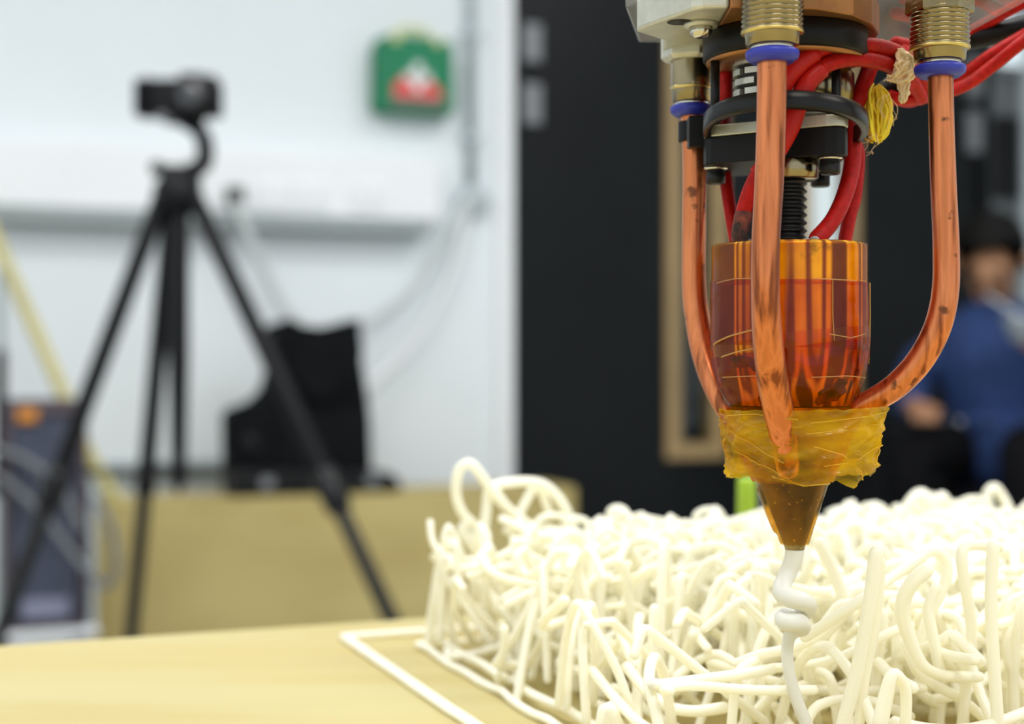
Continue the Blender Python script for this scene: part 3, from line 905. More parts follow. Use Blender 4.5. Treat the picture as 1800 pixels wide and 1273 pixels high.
def fingers(pre, hand, d, side, up, curl):
    """Four fingers of unequal length and a thumb, bent at the knuckles."""
    for i, (off, ln) in enumerate(((-1.5, .062), (-.5, .074), (.5, .070), (1.5, .055))):
        a = BODY[hand][0] + d * .035 + side * (off * .017)
        m_ = a + d * ln * .55 + up * (-.012 * curl)
        e = m_ + d * ln * .30 * (1 - .5 * curl) + up * (-.034 * curl)
        for nm, p, r in (('%sf%da' % (pre, i), a, .0105), ('%sf%db' % (pre, i), m_, .009), ('%sf%dc' % (pre, i), e, .0075)):
            BODY[nm] = (p, r)
        EDGES.extend([(hand, '%sf%da' % (pre, i)), ('%sf%da' % (pre, i), '%sf%db' % (pre, i)), ('%sf%db' % (pre, i), '%sf%dc' % (pre, i))])
    a = BODY[hand][0] + side * -.035 + d * .005
    BODY[pre + 't1'] = (a, .0115); BODY[pre + 't2'] = (a + d * .035 + side * -.012 - up * .01 * curl, .009)
    EDGES.extend([(hand, pre + 't1'), (pre + 't1', pre + 't2')])


dR = (BODY['hr'][0] - BODY['wr'][0]).normalized()
fingers('r', 'hr', dR, Vector((0, 0, -1)).cross(dR).normalized(), Vector((0, 0, 1)), 0.8)
dL = (J(.365, .10, .885) - BODY['hl'][0]).normalized()
sL = Vector((0, 0, 1))
fingers('l', 'hl', dL, -(sL - dL * sL.dot(dL)).normalized(), -fw, 0.9)


def skin_obj(name, nodes, edges, grow, m, parent=None, root='hip', origin=None, sub=2, flat=1.0):
    keys = list(nodes)
    me = bpy.data.meshes.new(name)
    o0 = origin or Vector((0, 0, 0))
    me.from_pydata([tuple(nodes[k][0] - (o0 if parent is None else Vector((0, 0, 0)))) for k in keys], [(keys.index(a), keys.index(b_)) for a, b_ in edges], [])
    me.materials.append(m)
    o = bpy.data.objects.new(name, me)
    C.objects.link(o)
    if parent is None:
        o.location = o0
    else:
        o.parent = parent
        o.matrix_parent_inverse = world_of(parent).inverted()
    sk = o.modifiers.new('skin', 'SKIN')
    for i, k in enumerate(keys):
        dta = me.skin_vertices[0].data[i]
        r = nodes[k][1] + grow
        dta.radius = (r, r * flat)
        dta.use_root = (k == root)
    sk.use_smooth_shade = True
    ss = o.modifiers.new('subsurf', 'SUBSURF')
    ss.levels = ss.render_levels = sub
    return o


person = skin_obj('person', BODY, EDGES, 0.0, M['skin'], origin=Vector((HIP.x, HIP.y, 0)))
tag(person, 'person with black hair in a navy blue belted jacket, seated with head bowed', 'person')
def loft(b, secs, n=28):
    """Rounded sections (centre, half width, half depth) joined into one skin."""
    vs, fs = [], []
    for c_, w_, d_ in secs:
        for i in range(n):
            t = 2 * PI * i / n
            fold = 1 + .025 * math.sin(5 * t + c_.z * 30)
            vs.append(c_ + lt * (w_ * fold * math.cos(t)) + fw * (d_ * fold * math.sin(t)))
    for k in range(len(secs) - 1):
        for i in range(n):
            fs.append((k * n + i, k * n + (i + 1) % n, (k + 1) * n + (i + 1) % n, (k + 1) * n + i))
    fs += [tuple(range(n)), tuple(range(len(vs) - n, len(vs)))]
    b.add(vs, fs, True)


b = MB()
loft(b, [(J(.0, 0, .475), .10, .09), (J(.0, 0, .48), .185, .165), (J(.02, 0, .56), .180, .160), (J(.025, 0, .62), .158, .148), (J(.045, 0, .70), .165, .148), (J(.08, 0, .79), .185, .150), (J(.105, 0, .86), .195, .135),
         (J(.12, 0, .915), .175, .105), (J(.135, 0, .95), .105, .085), (J(.15, 0, .972), .070, .068), (J(.155, 0, .974), .04, .04)])
b.build('jacket', M['navy'], person)
jk = {'h': (J(.04, .0, .57), .12), 'skl': (J(.19, .13, .545), .118), 'skr': (J(.12, -.06, .53), .10), 'hang': (J(.20, .19, .44), .07)}
jacket = C.objects['jacket']
skin_obj('coat_skirt', jk, [('h', 'skl'), ('h', 'skr'), ('skl', 'hang')], 0.016, M['navy'], jacket, root='h')
jacket = C.objects['jacket']
jacket['label'] = 'navy blue jacket'
for a, e, w in (('sl', 'el', 'wl'), ('sr', 'er', 'wr')):
    sn = {'n': (BODY[a][0].lerp(BODY['chest'][0], .35) + Vector((0, 0, .005)), .05), 's': (BODY[a][0] + Vector((0, 0, -.01)), .070), 'm': (BODY[a][0].lerp(BODY[e][0], .5), .054), 'e': (BODY[e][0], .052), 'f': (BODY[e][0].lerp(BODY[w][0], .5), .046), 'w': (BODY[w][0].lerp(BODY[e][0], .06), .040)}
    skin_obj('sleeve', sn, [('n', 's'), ('s', 'm'), ('m', 'e'), ('e', 'f'), ('f', 'w')], 0.008, M['navy'], jacket, root='s')
tk = ['hip', 'pl', 'kl', 'al', 'pr', 'kr', 'ar']
tn = {k: BODY[k] for k in tk}
skin_obj('trousers', tn, [e for e in EDGES if e[0] in tn and e[1] in tn], 0.012, M['trouser'], person)['label'] = 'black trousers'
for a, t in (('al', 'tl'), ('ar', 'tr')):
    sn = {'a': (BODY[a][0] - Vector((0, 0, .05)), .038), 't': (BODY[t][0], .036)}
    skin_obj('shoe', sn, [('a', 't')], 0.024, M['black'], person, root='a')
b = MB()
b.ball(HC + hu * .030 - hd * .016, .106, .100, .104, 24, 16, hd, hu.cross(hd), hu)
hair = b.build('hair', M['hair'], person)
# keep the face clear of hair
bm = bmesh.new(); bm.from_mesh(hair.data)
dele = [v for v in bm.verts if (v.co - (HC + hu * .030 - hd * .016)).dot(hd) > .052 and (v.co - HC).dot(hu) < .075]
bmesh.ops.delete(bm, geom=dele, context='VERTS'); bm.to_mesh(hair.data); bm.free()
for sg in (-1, 1):
    e0 = HC + hd * .083 + hu.cross(hd) * (.031 * sg) + hu * .004
    b = MB(); b.ball(e0, .010, n=10, m=8); b.build('eye', M['black'], person)
    b = MB(); b.tube([e0 + hu * .018 - hu.cross(hd) * .014, e0 + hu * .022, e0 + hu * .018 + hu.cross(hd) * .014], .004, 6); b.build('eyebrow', M['hair'], person)
    b = MB(); b.ball(HC + hu.cross(hd) * (.094 * sg) - hu * .008, .012, .022, .03, 10, 8, hu.cross(hd), hd, hu); b.build('ear', M['skin'], person)
b = MB(); b.tube([HC + hd * .088 - hu * .052 - hu.cross(hd) * .022, HC + hd * .095 - hu * .052, HC + hd * .088 - hu * .052 + hu.cross(hd) * .022], .006, 6); b.build('mouth', M['lip'], person)
# belt with eyelets
bc = J(.03, 0, .625)
b = MB(); b.lathe(bc, [(.155, -.022), (.164, -.02), (.164, .02), (.155, .022)], 28); belt = b.build('belt', M['navy'], person)
for dg in (-62, -38, -5, 14, 32):
    d_ = Matrix.Rotation(math.radians(dg), 3, 'Z') @ fw
    b = MB(); b.lathe(bc + d_ * .161, [(.016, 0), (.016, .008), (.008, .010)], 14, d_); b.build('eyelet', M['steel'], belt)
# tub held at the chest, with a fork standing in it
tc_ = J(.385, .115, .855)
o = thing('food_tub', 'pale white open tub with yellow filling held at the chest of the seated person', 'tub', tc_)
b = MB(); b.lathe(tc_, [(.038, 0), (.058, .055), (.062, .057), (.062, .062), (.056, .060), (.040, .02)], 24); b.build('bowl', M['pale'], o)
b = MB(); b.lathe(tc_, [(.046, .035), (.052, .048), (.03, .058), (.01, .062)], 18); b.build('filling', M['food'], o)
b = MB(); b.tube([tc_ + Vector((0, 0, .05)), J(.31, .0, .985)], .004, 6); b.build('fork', M['white_print'], o)
# stool
st = Vector((HIP.x, HIP.y, 0)) + fw * 0.04
o = thing('stool', 'black stool under the seated person', 'stool', st)
b = MB(); b.lathe(st, [(.17, .405), (.19, .412), (.19, .435), (.17, .445)], 28); b.build('seat', M['black'], o)
for k in range(4):
    a = PI / 4 + k * PI / 2
    d_ = Vector((math.cos(a), math.sin(a), 0))
    b = MB(); b.tube([st + d_ * .12 + Vector((0, 0, .41)), st + d_ * .19 + Vector((0, 0, .012))], .012, 8); b.build('leg', M['black_steel'], o)
b = MB(); b.lathe(st, [(.165, .18), (.175, .18), (.175, .195), (.165, .195), (.165, .18)], 28, cap=False); b.build('foot_ring', M['black_steel'], o)

# ================================================================== TABLE BED
BH = 0.09                                       # lens height above the bed
ZB = CAMZ - BH
E0 = Vector((-0.031, 0.521, 0))                 # a point on the far edge of the bed


def bed(u, v, z=0.0):
    return E0 + U * u + V * v + Vector((0, 0, ZB + z))


o = thing('print_bed', 'pale plywood work table that carries the white print', 'table', bed(0.15, 0.35, -ZB))
b = MB(); b.box(bed(0.15, 0.40, -0.012), 1.5, 0.80, 0.024, U, V); b.build('table_top', M['ply'], o, bevel=0.0015)
for u in (-0.54, 0.84):
    for v in (0.06, 0.74):
        b = MB(); b.box(Vector((bed(u, v).x, bed(u, v).y, (ZB - 0.024) / 2)), 0.05, 0.05, ZB - 0.024, U, V); b.build('leg', M['crate'], o, bevel=0.003)
b = MB()
for v in (0.06, 0.74):
    b.box(bed(0.15, v, -0.064), 1.33, 0.02, 0.08, U, V)
b.build('apron', M['crate'], o)

# outline strand laid round the print
k0 = P(605, 1125, BH * F / (1125 - 636.5)); k0.z = ZB
SK = lambda u, v, z=0.0: k0 + U * u + V * v + Vector((0, 0, z))
rs = 0.0017
path = [SK(0.30, 0.005), SK(0.036, 0.0), SK(0.028, 0.0), SK(0.0, 0.0), SK(0.0, 0.03), SK(0.0, 0.10), SK(0.001, 0.17), SK(0.0, 0.235), SK(0.33, 0.235)]
pp = []
for a, c in zip(path, path[1:]):
    for k in range(8):
        pp.append(a.lerp(c, k / 8) + Vector((0, 0, rs * 0.62)) + U * 0.0003 * noise.noise(Vector((len(pp) * .7, 1, 2))))
pp.append(path[-1] + Vector((0, 0, rs * 0.62)))
b = MB(); b.tube(pp, rs * 1.15, 8, flat=(Vector((0, 0, 1)), 0.6))
tag(b.build('outline_strand', M['strand'], origin=k0), 'flat white outline strand laid on the bed around the tangled print', 'strand')

# ================================================================== THE PRINT
O_ = P(735, 1140, BH * F / (1140 - 636.5)); O_.z = ZB
PQ = lambda u, v, z: O_ + U * u + V * v + Vector((0, 0, z))
pr = thing('tangled_print', 'big white tangle of printed plastic strands standing on the plywood bed', '3d print', PQ(0.13, 0.1, 0))
RS = 0.00120
PU, PV = 0.30, 0.205


def strand(path, r, k=5, sides=7):
    b = MB()
    if isinstance(r, (list, tuple)):
        p_, r_ = smooth_path(path, k, r)
        b.tube(p_, r_, sides)
    else:
        b.tube(smooth_path(path, k), r, sides)
    return b


n_part = [0]


def put(b):
    o = b.build('strand', M['strand'], pr)
    n_part[0] += 1
    return o


mm = lambda px, D: px / F * D
# the strands the photograph shows singly (pixel, depth -> point), front ones first
LONE = [
    ([(1540, 972, .304), (1532, 1040, .304), (1519, 1120, .305), (1502, 1200, .306), (1478, 1290, .307), (1460, 1400, .308)], 13),
    ([(1546, 985, .306), (1545, 1030, .307), (1536, 1110, .308), (1520, 1190, .309), (1508, 1290, .310), (1500, 1400, .310)], 10),
    ([(1415, 1120, .318), (1455, 1095, .315), (1505, 1060, .312), (1560, 1020, .322), (1610, 985, .33), (1640, 968, .333), (1662, 985, .334), (1664, 1015, .334), (1650, 1050, .334), (1632, 1085, .334), (1610, 1150, .335)], 10),
    ([(1627, 1003, .309), (1606, 1022, .309), (1590, 1050, .31), (1588, 1085, .311), (1600, 1125, .312), (1622, 1170, .314), (1660, 1188, .318), (1720, 1190, .322)], [15, 14, 14, 13, 12, 11, 10, 10]),
    ([(1645, 1035, .322), (1632, 1070, .322), (1638, 1110, .322), (1652, 1180, .323)], 10),
    ([(1755, 962, .322), (1722, 958, .322), (1697, 962, .321), (1690, 985, .32), (1700, 1050, .321), (1708, 1110, .322), (1700, 1190, .324), (1690, 1290, .325)], 10),
    ([(1746, 960, .312), (1742, 1050, .312), (1746, 1150, .312), (1755, 1290, .312), (1758, 1400, .312)], 11.5),
    ([(1296, 1166, .330), (1340, 1150, .328), (1390, 1140, .326), (1435, 1118, .324), (1500, 1065, .322), (1545, 1035, .325)], 9),
    ([(1440, 955, .345), (1455, 985, .345), (1475, 1030, .346), (1490, 1090, .347)], 11),
    ([(1355, 1175, .335), (1430, 1168, .333), (1490, 1150, .332), (1560, 1115, .331), (1600, 1100, .331)], 8.5),
    ([(1548, 1270, .288), (1556, 1230, .288), (1570, 1185, .288), (1592, 1215, .290), (1590, 1290, .291)], [15, 14, 11, 10, 10]),
    ([(1590, 1130, .325), (1620, 1190, .326), (1690, 1230, .327), (1760, 1290, .328)], 9),
    ([(1570, 1060, .34), (1600, 1110, .342), (1650, 1160, .344), (1760, 1205, .345)], 9),
    ([(1640, 1230, .33), (1700, 1215, .335), (1790, 1150, .345)], 9),
    ([(1330, 1000, .36), (1325, 1080, .36), (1315, 1180, .36), (1310, 1280, .36)], 9),
    ([(1345, 1000, .362), (1338, 1080, .362), (1330, 1160, .362)], 9),
    ([(1285, 1290, .325), (1290, 1230, .325), (1300, 1180, .325), (1330, 1160, .328)], 9),
    ([(1410, 1290, .315), (1440, 1240, .318), (1520, 1230, .322), (1600, 1260, .325)], 9),
    ([(1800, 1090, .34), (1770, 1130, .34), (1790, 1200, .34), (1850, 1250, .34)], 9),
    ([(1060, 1275, .335), (1068, 1245, .335), (1090, 1290, .335)], 14),
    ([(1440, 1180, .332), (1462, 1200, .33), (1475, 1290, .33)], 9),
    # left-hand side, farther off
    ([(752, 1138, .462), (764, 1050, .460), (779, 962, .458), (797, 955, .459), (806, 975, .460), (800, 1040, .461), (792, 1090, .462), (800, 1140, .462)], 8.5),
    ([(858, 970, .475), (846, 935, .472), (815, 905, .468), (802, 870, .466), (806, 830, .465), (825, 815, .465), (845, 835, .466), (868, 868, .468), (905, 905, .472), (940, 930, .475)], 9),
    ([(838, 1080, .47), (845, 990, .47), (855, 900, .47), (862, 860, .47), (900, 848, .474), (950, 850, .48), (985, 880, .484), (1010, 930, .488)], 9),
    ([(870, 862, .470), (895, 895, .472), (935, 925, .476), (990, 945, .482)], 8),
    ([(900, 940, .48), (920, 890, .48), (945, 855, .482), (965, 900, .486)], 8),
    ([(825, 915, .468), (812, 935, .468), (835, 965, .470), (862, 980, .474)], 9.5),
    ([(960, 1170, .405), (965, 1110, .405), (970, 1070, .405), (1000, 1085, .41), (1040, 1100, .415)], 9),
    ([(1012, 1168, .392), (1016, 1090, .392), (1024, 1060, .394)], 10),
    ([(985, 1165, .385), (1020, 1180, .385), (1090, 1160, .388)], 9),
    ([(1140, 1225, .36), (1146, 1150, .36), (1150, 1070, .362)], 8.5),
    ([(1152, 1230, .36), (1200, 1210, .36), (1270, 1170, .36)], 8.5),
    ([(1070, 1130, .375), (1130, 1165, .378), (1200, 1110, .385)], 8.5),
    ([(1090, 1180, .38), (1150, 1130, .378), (1190, 1110, .382)], 8),
    ([(1290, 1165, .345), (1260, 1150, .35), (1220, 1165, .352), (1190, 1190, .35)], 8),
    ([(1080, 1210, .365), (1140, 1250, .36), (1200, 1290, .355)], 9),
    # tall tips along the skyline
    ([(1770, 1000, .55), (1750, 930, .548), (1735, 875, .546), (1748, 858, .546), (1765, 880, .547), (1790, 930, .55), (1830, 990, .555)], 9),
    ([(1700, 960, .53), (1690, 905, .53), (1700, 885, .53), (1722, 888, .53), (1728, 910, .532), (1705, 925, .535)], 8),
    ([(1560, 960, .50), (1580, 915, .50), (1612, 872, .50), (1630, 880, .50), (1640, 930, .502)], [9, 10, 12, 11, 9]),
    ([(1640, 960, .50), (1645, 905, .50), (1655, 872, .50), (1672, 905, .502), (1680, 960, .505)], 9.5),
]
for path, w in LONE:
    pts = [P(*q) for q in path]
    for q in pts:
        q.z = max(q.z, ZB + 0.0012)
    rr = [mm(x, q[2]) for x, q in zip(w if isinstance(w, list) else [w] * len(path), path)]
    put(strand(pts, rr, 5, 8))

# perimeter strands lying on the bed
for off, z in ((0.0, 0.0012), (0.0045, 0.0035)):
    pts = []
    for k in range(26):
        v = PV * k / 25
        pts.append(PQ(off + 0.0012 * noise.noise(Vector((k * .4, off * 90, 0))), v, z + (0.0012 * max(0, noise.noise(Vector((k * .5, 7, off)))))))
    put(strand(pts, RS * 0.95, 3))
pts = [PQ(PU * k / 25, 0.001 * math.sin(k), 0.0012) for k in range(26)]
put(strand(pts, RS, 3))


def rnd(a, b_):
    return random.uniform(a, b_)


def top_at(u, v):
    return 0.0405 + 0.004 * noise.noise(Vector((u * 30, v * 30, 3))) - (0.005 if v > 0.12 else 0)


def make_path(kind, u, v):
    H = top_at(u, v)
    a = rnd(0, 2 * PI)
    du, dv = math.cos(a), math.sin(a)
    j = lambda s=0.002: rnd(-s, s)
    if kind == 'post':            # up from the bed, over in a bow, and slanting down
        w = rnd(0.006, 0.013)
        h = H * rnd(0.85, 1.06)
        z0 = rnd(0.001, 0.008)
        sl = rnd(.8, 2.6)
        pts = [(u, v, z0), (u + j(.001), v + j(.001), h * .5), (u + j(.001), v + j(.001), h * .88), (u + du * w * .2, v + dv * w * .2, h - .0014), (u + du * w * .7, v + dv * w * .7, h - .0012),
               (u + du * w, v + dv * w, h * .88), (u + du * w * (1 + sl * .4), v + dv * w * (1 + sl * .4), h * .5), (u + du * w * (1 + sl), v + dv * w * (1 + sl), rnd(.001, .010))]
    elif kind == 'lean':          # a long slanting bar, kinked where it was laid over another
        l = rnd(0.012, 0.040)
        z0, z1 = rnd(.001, .014), H * rnd(.6, 1.0)
        kx = j(.006)
        pts = [(u, v, z0), (u + du * l * .5 - dv * kx * .6, v + dv * l * .5 + du * kx * .6, z0 + (z1 - z0) * .52), (u + du * l * .9 - dv * kx, v + dv * l * .9 + du * kx, z1 - .0015), (u + du * l - dv * kx, v + dv * l + du * kx, z1),
               (u + du * (l + .008) - dv * kx * 1.6, v + dv * (l + .008) + du * kx * 1.6, z1 - rnd(.0, .006))]
    elif kind == 'flat':          # sagging between heights
        l = rnd(0.025, 0.055)
        z0 = rnd(.003, H * .95); z1 = min(H, max(.003, z0 + rnd(-.012, .012)))
        kx = j(.008)
        pts = [(u + du * l * q - dv * kx * math.sin(3 * q), v + dv * l * q + du * kx * math.sin(3 * q), z0 + (z1 - z0) * q - .004 * math.sin(PI * q)) for q in (0, .25, .5, .75, 1)]
    else:                         # a wide arch
        l = rnd(.018, .040); h = H * rnd(.7, 1.03)
        kx = j(.01)
        pts = [(u + du * l * q - dv * kx * q * q, v + dv * l * q + du * kx * q * q, .002 + (h - .002) * math.sin(PI * min(1, q * 1.0)) ** .7) for q in (.02, .12, .28, .5, .72, .88, .98)]
    out = []
    for (x, y, z) in pts:
        x = min(max(x, 0.001), PU + .01); y = min(max(y, 0.001), PV)
        out.append(PQ(x, y, max(z, 0.0012)))
    return out


def seen(u, v):
    p = PQ(u, v, 0.03)
    x = p.x / p.y * F + 900
    return -60 < x < 1900


def cover(u, v):
    """Thinner near the left edge, as the photograph shows."""
    return min(1.0, 0.3 + u / 0.05) * min(1.0, max(0.22, (PQ(u, v, 0).y - 0.31) / 0.13))


NPART, NALL = 298, 900
made = 0
cands = []
while len(cands) < NALL:
    u, v = rnd(0.002, PU), rnd(0.002, PV)
    if not seen(u, v) or random.random() > cover(u, v):
        continue
    if u < 0.012 and v < 0.05:
        continue                  # only the tall bow of two strands stands at that corner
    p = PQ(u, v, 0.03)
    x = p.x / p.y * F + 900
    # leave air for the nozzle and the strand it lays down, and before the lone front strands
    if p.y < 0.335 and random.random() < 0.75:
        continue
    kind = random.choices(['post', 'lean', 'flat', 'arch'], [0.22, 0.40, 0.22, 0.16])[0]
    if p.y < 0.335:
        kind = 'flat'
    cands.append((u, v, kind, p.y))
paths = []
for u, v, kind, d in cands:
    pts = make_path(kind, u, v)
    if d < 0.335:
        pts = [q - Vector((0, 0, max(0, q.z - ZB - 0.022))) for q in pts]
    paths.append((pts, d, max(q.z for q in pts)))
order = sorted(range(len(paths)), key=lambda i: paths[i][1] * 1.0 - paths[i][2] * 4.0)
rest = MB()
for n_, i in enumerate(order):
    pts, d, zt_ = paths[i]
    r = RS * rnd(0.85, 1.12)
    if n_part[0] < NPART:
        put(strand(pts, r, 4))
    else:
        p_ = smooth_path(pts, 3)
        rest.tube(p_, r, 6)
o = rest.build('strand', M['strand'], pr)
o['kind'] = 'stuff'

# a lime cap standing behind the print
c = P(1312, 900, 0.545)
c.z = ZB
b = MB(); b.lathe(c, [(0.0036, 0), (0.0036, 0.03), (0.0033, 0.046), (0.0028, 0.0475)], 20)
o = tag(b.build('marker_pen', M['lime'], origin=c), 'lime green marker pen standing upright behind the white print', 'pen')
b = MB(); b.box(c + Vector((0, -0.0039, 0.036)), 0.002, 0.0015, 0.018); b.build('clip', M['lime'], o)

# ================================================================== THE EXTRUDER HEAD
D0 = 0.312
S = D0 / F                                       # metres per pixel on its axis
AX = (1387 - 900) * S
Y0 = D0
ZP = lambda y: CAMZ - (y - 636.5) * S
ex = thing('extruder_head', 'metal extruder head with three copper pipes and an amber taped nozzle', 'extruder', Vector((AX, Y0, ZP(965))))


def part(b, name, m, parent=None, bevel=0.0, label=None):
    o = b.build(name, m, parent or ex, bevel)
    if label:
        o['label'] = label
    return o


ZPL = CAMZ + 0.0691                              # underside of the metal plate
ZAC = CAMZ + 0.0757
# aluminium plate and acrylic plate over it
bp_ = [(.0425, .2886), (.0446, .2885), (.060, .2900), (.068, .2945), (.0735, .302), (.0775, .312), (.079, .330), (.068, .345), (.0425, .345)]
b = MB(); b.prism(bp_, ZPL, ZAC - .0002); part(b, 'plate_reflection', M['warm_glow'], bevel=.0004)  # aluminium face, coloured with its reflection of the copper pipes
poly = [(.026, .3076), (.0276, .3040), (.0352, .2902), (.0372, .2889), (.0424, .2886), (.0424, .345), (.040, .345), (.0335, .330), (.0325, .318), (.0262, .3100)]
b = MB(); b.prism(poly, ZPL, ZAC - .0002); part(b, 'mounting_plate', M['alu'], bevel=.0006)
poly = [(.0243, .3165), (.0262, .3118), (.034, .270), (.105, .272), (.108, .312), (.104, .35), (.03, .35)]
b = MB(); b.prism(poly, ZAC, ZAC + .005); ac = part(b, 'acrylic_plate', M['acrylic'], bevel=.0004)
b = MB(); b.box(Vector((.0302, .2910, ZAC + .0012)), .0006, .042, .0012, Vector((.983, .182, 0)), Vector((-.182, .983, 0))); part(b, 'film_edge', M['acrylic_o'], ac)
# plate screw, washer and hole
c = Vector((.0385, .3014, ZPL))
b = MB(); b.lathe(c - Vector((0, 0, .0009)), [(.0033, 0), (.0035, .0003), (.0035, .0009)], 28); wsh = part(b, 'washer', M['alu'])
b = MB(); b.lathe(c - Vector((0, 0, .0030)), [(.0010, -.0001), (.0017, .0001), (.0022, .0009), (.0024, .0021)], 24); sw = part(b, 'plate_screw', M['nickel'], wsh)
b = MB(); b.lathe(c - Vector((0, 0, .00312)), [(.0009, 0), (.0009, .0002)], 6); part(b, 'plate_screw_socket', M['alu_dark'], wsh)
b = MB(); b.lathe(Vector((.0341, .3005, ZPL - .0001)), [(.0026, 0), (.0026, .0004)], 24); part(b, 'plate_hole', M['alu_dark'])
c2 = Vector((.0700, .303, ZPL))
# black spacer disc, posts, coupling
b = MB(); b.lathe(Vector((AX - .0009, Y0, ZP(108))), [(.0166, 0), (.0172, .0005), (.0172, .0054), (.0166, .0057)], 64); part(b, 'spacer_disc', M['black'])
b = MB(); b.lathe(Vector((AX - .0009, Y0, ZP(108) - .0006)), [(.012, 0), (.0165, .0002), (.0165, .0006)], 64); part(b, 'disc_glow_shim', M['warm_glow'])  # dim orange glow under the disc, painted as a thin shim
for x, d in ((1257, .3095), (1462, .322), (1470, .306)):
    q = P(x, 110, d); b = MB(); b.tube([Vector((q.x, q.y, ZP(110))), Vector((q.x, q.y, ZP(222)))], .00098, 12, False); part(b, 'standoff', M['black_gloss'])
cc = Vector(((1347 - 900) * S, Y0, ZP(175)))
b = MB(); b.lathe(cc, [(.0060, -.0010), (.0060, .0105)], 32); cpl = part(b, 'helical_coupling', M['alu_dark'])
hgt = .0102
for row in range(5):
    z = .0004 + row * .00212
    n = 6
    for k in range(n):
        a0 = 2 * PI * (k + .5 * (row % 2) + .18) / n
        a1 = a0 + 2 * PI / n * .80
        vs, fs = [], []
        for i in range(6):
            a = a0 + (a1 - a0) * i / 5
            for r, dz in ((.0059, 0), (.0070, 0), (.0070, .00125), (.0059, .00125)):
                vs.append(cc + Vector((r * math.sin(a), -r * math.cos(a), z + dz)))
        for i in range(5):
            for e in range(4):
                fs.append((i * 4 + e, i * 4 + (e + 1) % 4, i * 4 + 4 + (e + 1) % 4, i * 4 + 4 + e))
        fs += [(0, 1, 2, 3), (20, 23, 22, 21)]
        b = MB(); b.add(vs, fs, False); part(b, 'coupling_segment', M['alu'], cpl)
b = MB(); b.lathe(Vector((AX + .0075, Y0 + .006, ZP(190))), [(.0075, 0), (.0075, .008), (.0065, .0095)], 24); part(b, 'brass_bush', M['brass'])

# tilted black ring
rc = Vector(((1380 - 900) * S, Y0, ZP(221)))
rax = (Matrix.Rotation(math.radians(3.0), 3, 'Y') @ Matrix.Rotation(math.radians(-9.0), 3, 'X')) @ Vector((0, 0, 1))
prof = [(.0156, -.0018), (.0170, -.0018), (.0172, -.0016), (.0172, .0016), (.0170, .0018), (.0156, .0018), (.0156, -.0018)]
b = MB(); b.lathe(rc, prof, 80, rax, True, False); part(b, 'retaining_ring', M['black_gloss'])

# flange: silver plate over black block, with cap screws
fl = [(.0413, .3190), (.0416, .3172), (.0425, .3160), (.0640, .3020), (.0662, .3013), (.0680, .3020), (.0690, .3040), (.0705, .326), (.0690, .329), (.048, .339), (.0455, .3380)]
zf = CAMZ + .0481
b = MB(); b.prism(fl, zf - .0058, zf); flange = part(b, 'flange_block', M['black'], bevel=.0003)
b = MB(); b.prism([(x + .0001, y - .0001) for x, y in fl], zf + .00005, zf + .0025); part(b, 'flange_plate', M['alu'], bevel=.0003)
for x, y, d in ((1258, 289, .3215), (1459, 269, .3055), (1442, 290, .327)):
    q = P(x, y, d); q.z = zf - .0058
    b = MB(); b.lathe(q - Vector((0, 0, .0005)), [(.00255, 0), (.0026, .0005)], 24); part(b, 'cap_screw_washer', M['nickel'], flange)
    b = MB(); b.lathe(q - Vector((0, 0, .0036)), [(.0018, 0), (.0021, .0003), (.0021, .0031)], 24); part(b, 'cap_screw', M['black_steel'], flange)
b = MB(); b.box(P(1224, 233, .3225), .0037, .004, .0068); part(b, 'pipe_clamp', M['black'], bevel=.0003)
q = P(1215, 232, .329)
b = MB(); b.lathe(q - Vector((0, 0, .0022)), [(.0029, 0), (.00295, .0002), (.00295, .0042), (.0029, .0044)], 24); part(b, 'pipe_tape', M['black'])
# thrust collar and threaded rod
bx_ = Vector(((1383 - 900) * S, Y0, 0))
b = MB(); b.lathe(bx_ + Vector((0.0005, 0, ZP(318))), [(.0054, 0), (.0061, .0004), (.0061, .0038), (.0058, .0042)], 40); part(b, 'thrust_collar', M['brass'])
pr_ = []
z = ZP(428); k = 0
while z < ZP(318):
    pr_ += [(.0036, z), (.0036, z + .0003), (.00425, z + .0008), (.00425, z + .0010)]
    z += .00165
b = MB(); b.lathe(Vector((bx_.x, Y0, 0)), pr_, 40, None, False); part(b, 'threaded_rod', M['black_steel'])

# heater body and nozzle, one lathe each; the cone leans a touch to the right
cxp = lambda y: 1387 + max(0.0, (y - 690) / 275.0) * 10


def shell(b, rf, y0f, y1f, nt=96, ny=10, th0=-PI, th1=PI, closed=True):
    """A skin round the heater: rf(theta, y) pixel radius, from y0f(theta) to y1f(theta); theta 0 faces the lens."""
    vs, fs = [], []
    cols = nt if closed else nt + 1
    for j in range(ny + 1):
        for i in range(cols):
            th = th0 + (th1 - th0) * i / nt
            y = y0f(th) + (y1f(th) - y0f(th)) * j / ny
            r = rf(th, y, j / ny)
            vs.append(Vector(((cxp(y) - 900) * S + r * S * math.sin(th), Y0 - r * S * math.cos(th), ZP(y))))
    for j in range(ny):
        for i in range(nt):
            i2 = (i + 1) % cols if closed else i + 1
            fs.append((j * cols + i, j * cols + i2, (j + 1) * cols + i2, (j + 1) * cols + i))
    b.add(vs, fs, True)


def lathe_px(prof, n=72):
    b = MB()
    vs, fs = [], []
    for r, y in prof:
        for i in range(n):
            t = 2 * PI * i / n
            vs.append(Vector(((cxp(y) - 900) * S + r * S * math.sin(t), Y0 - r * S * math.cos(t), ZP(y))))
    for k in range(len(prof) - 1):
        for i in range(n):
            fs.append((k * n + i, k * n + (i + 1) % n, (k + 1) * n + (i + 1) % n, (k + 1) * n + i))
    fs.append(tuple(range(n))); fs.append(tuple(range((len(prof) - 1) * n, len(prof) * n)))
    b.add(vs, fs, True)
    return b


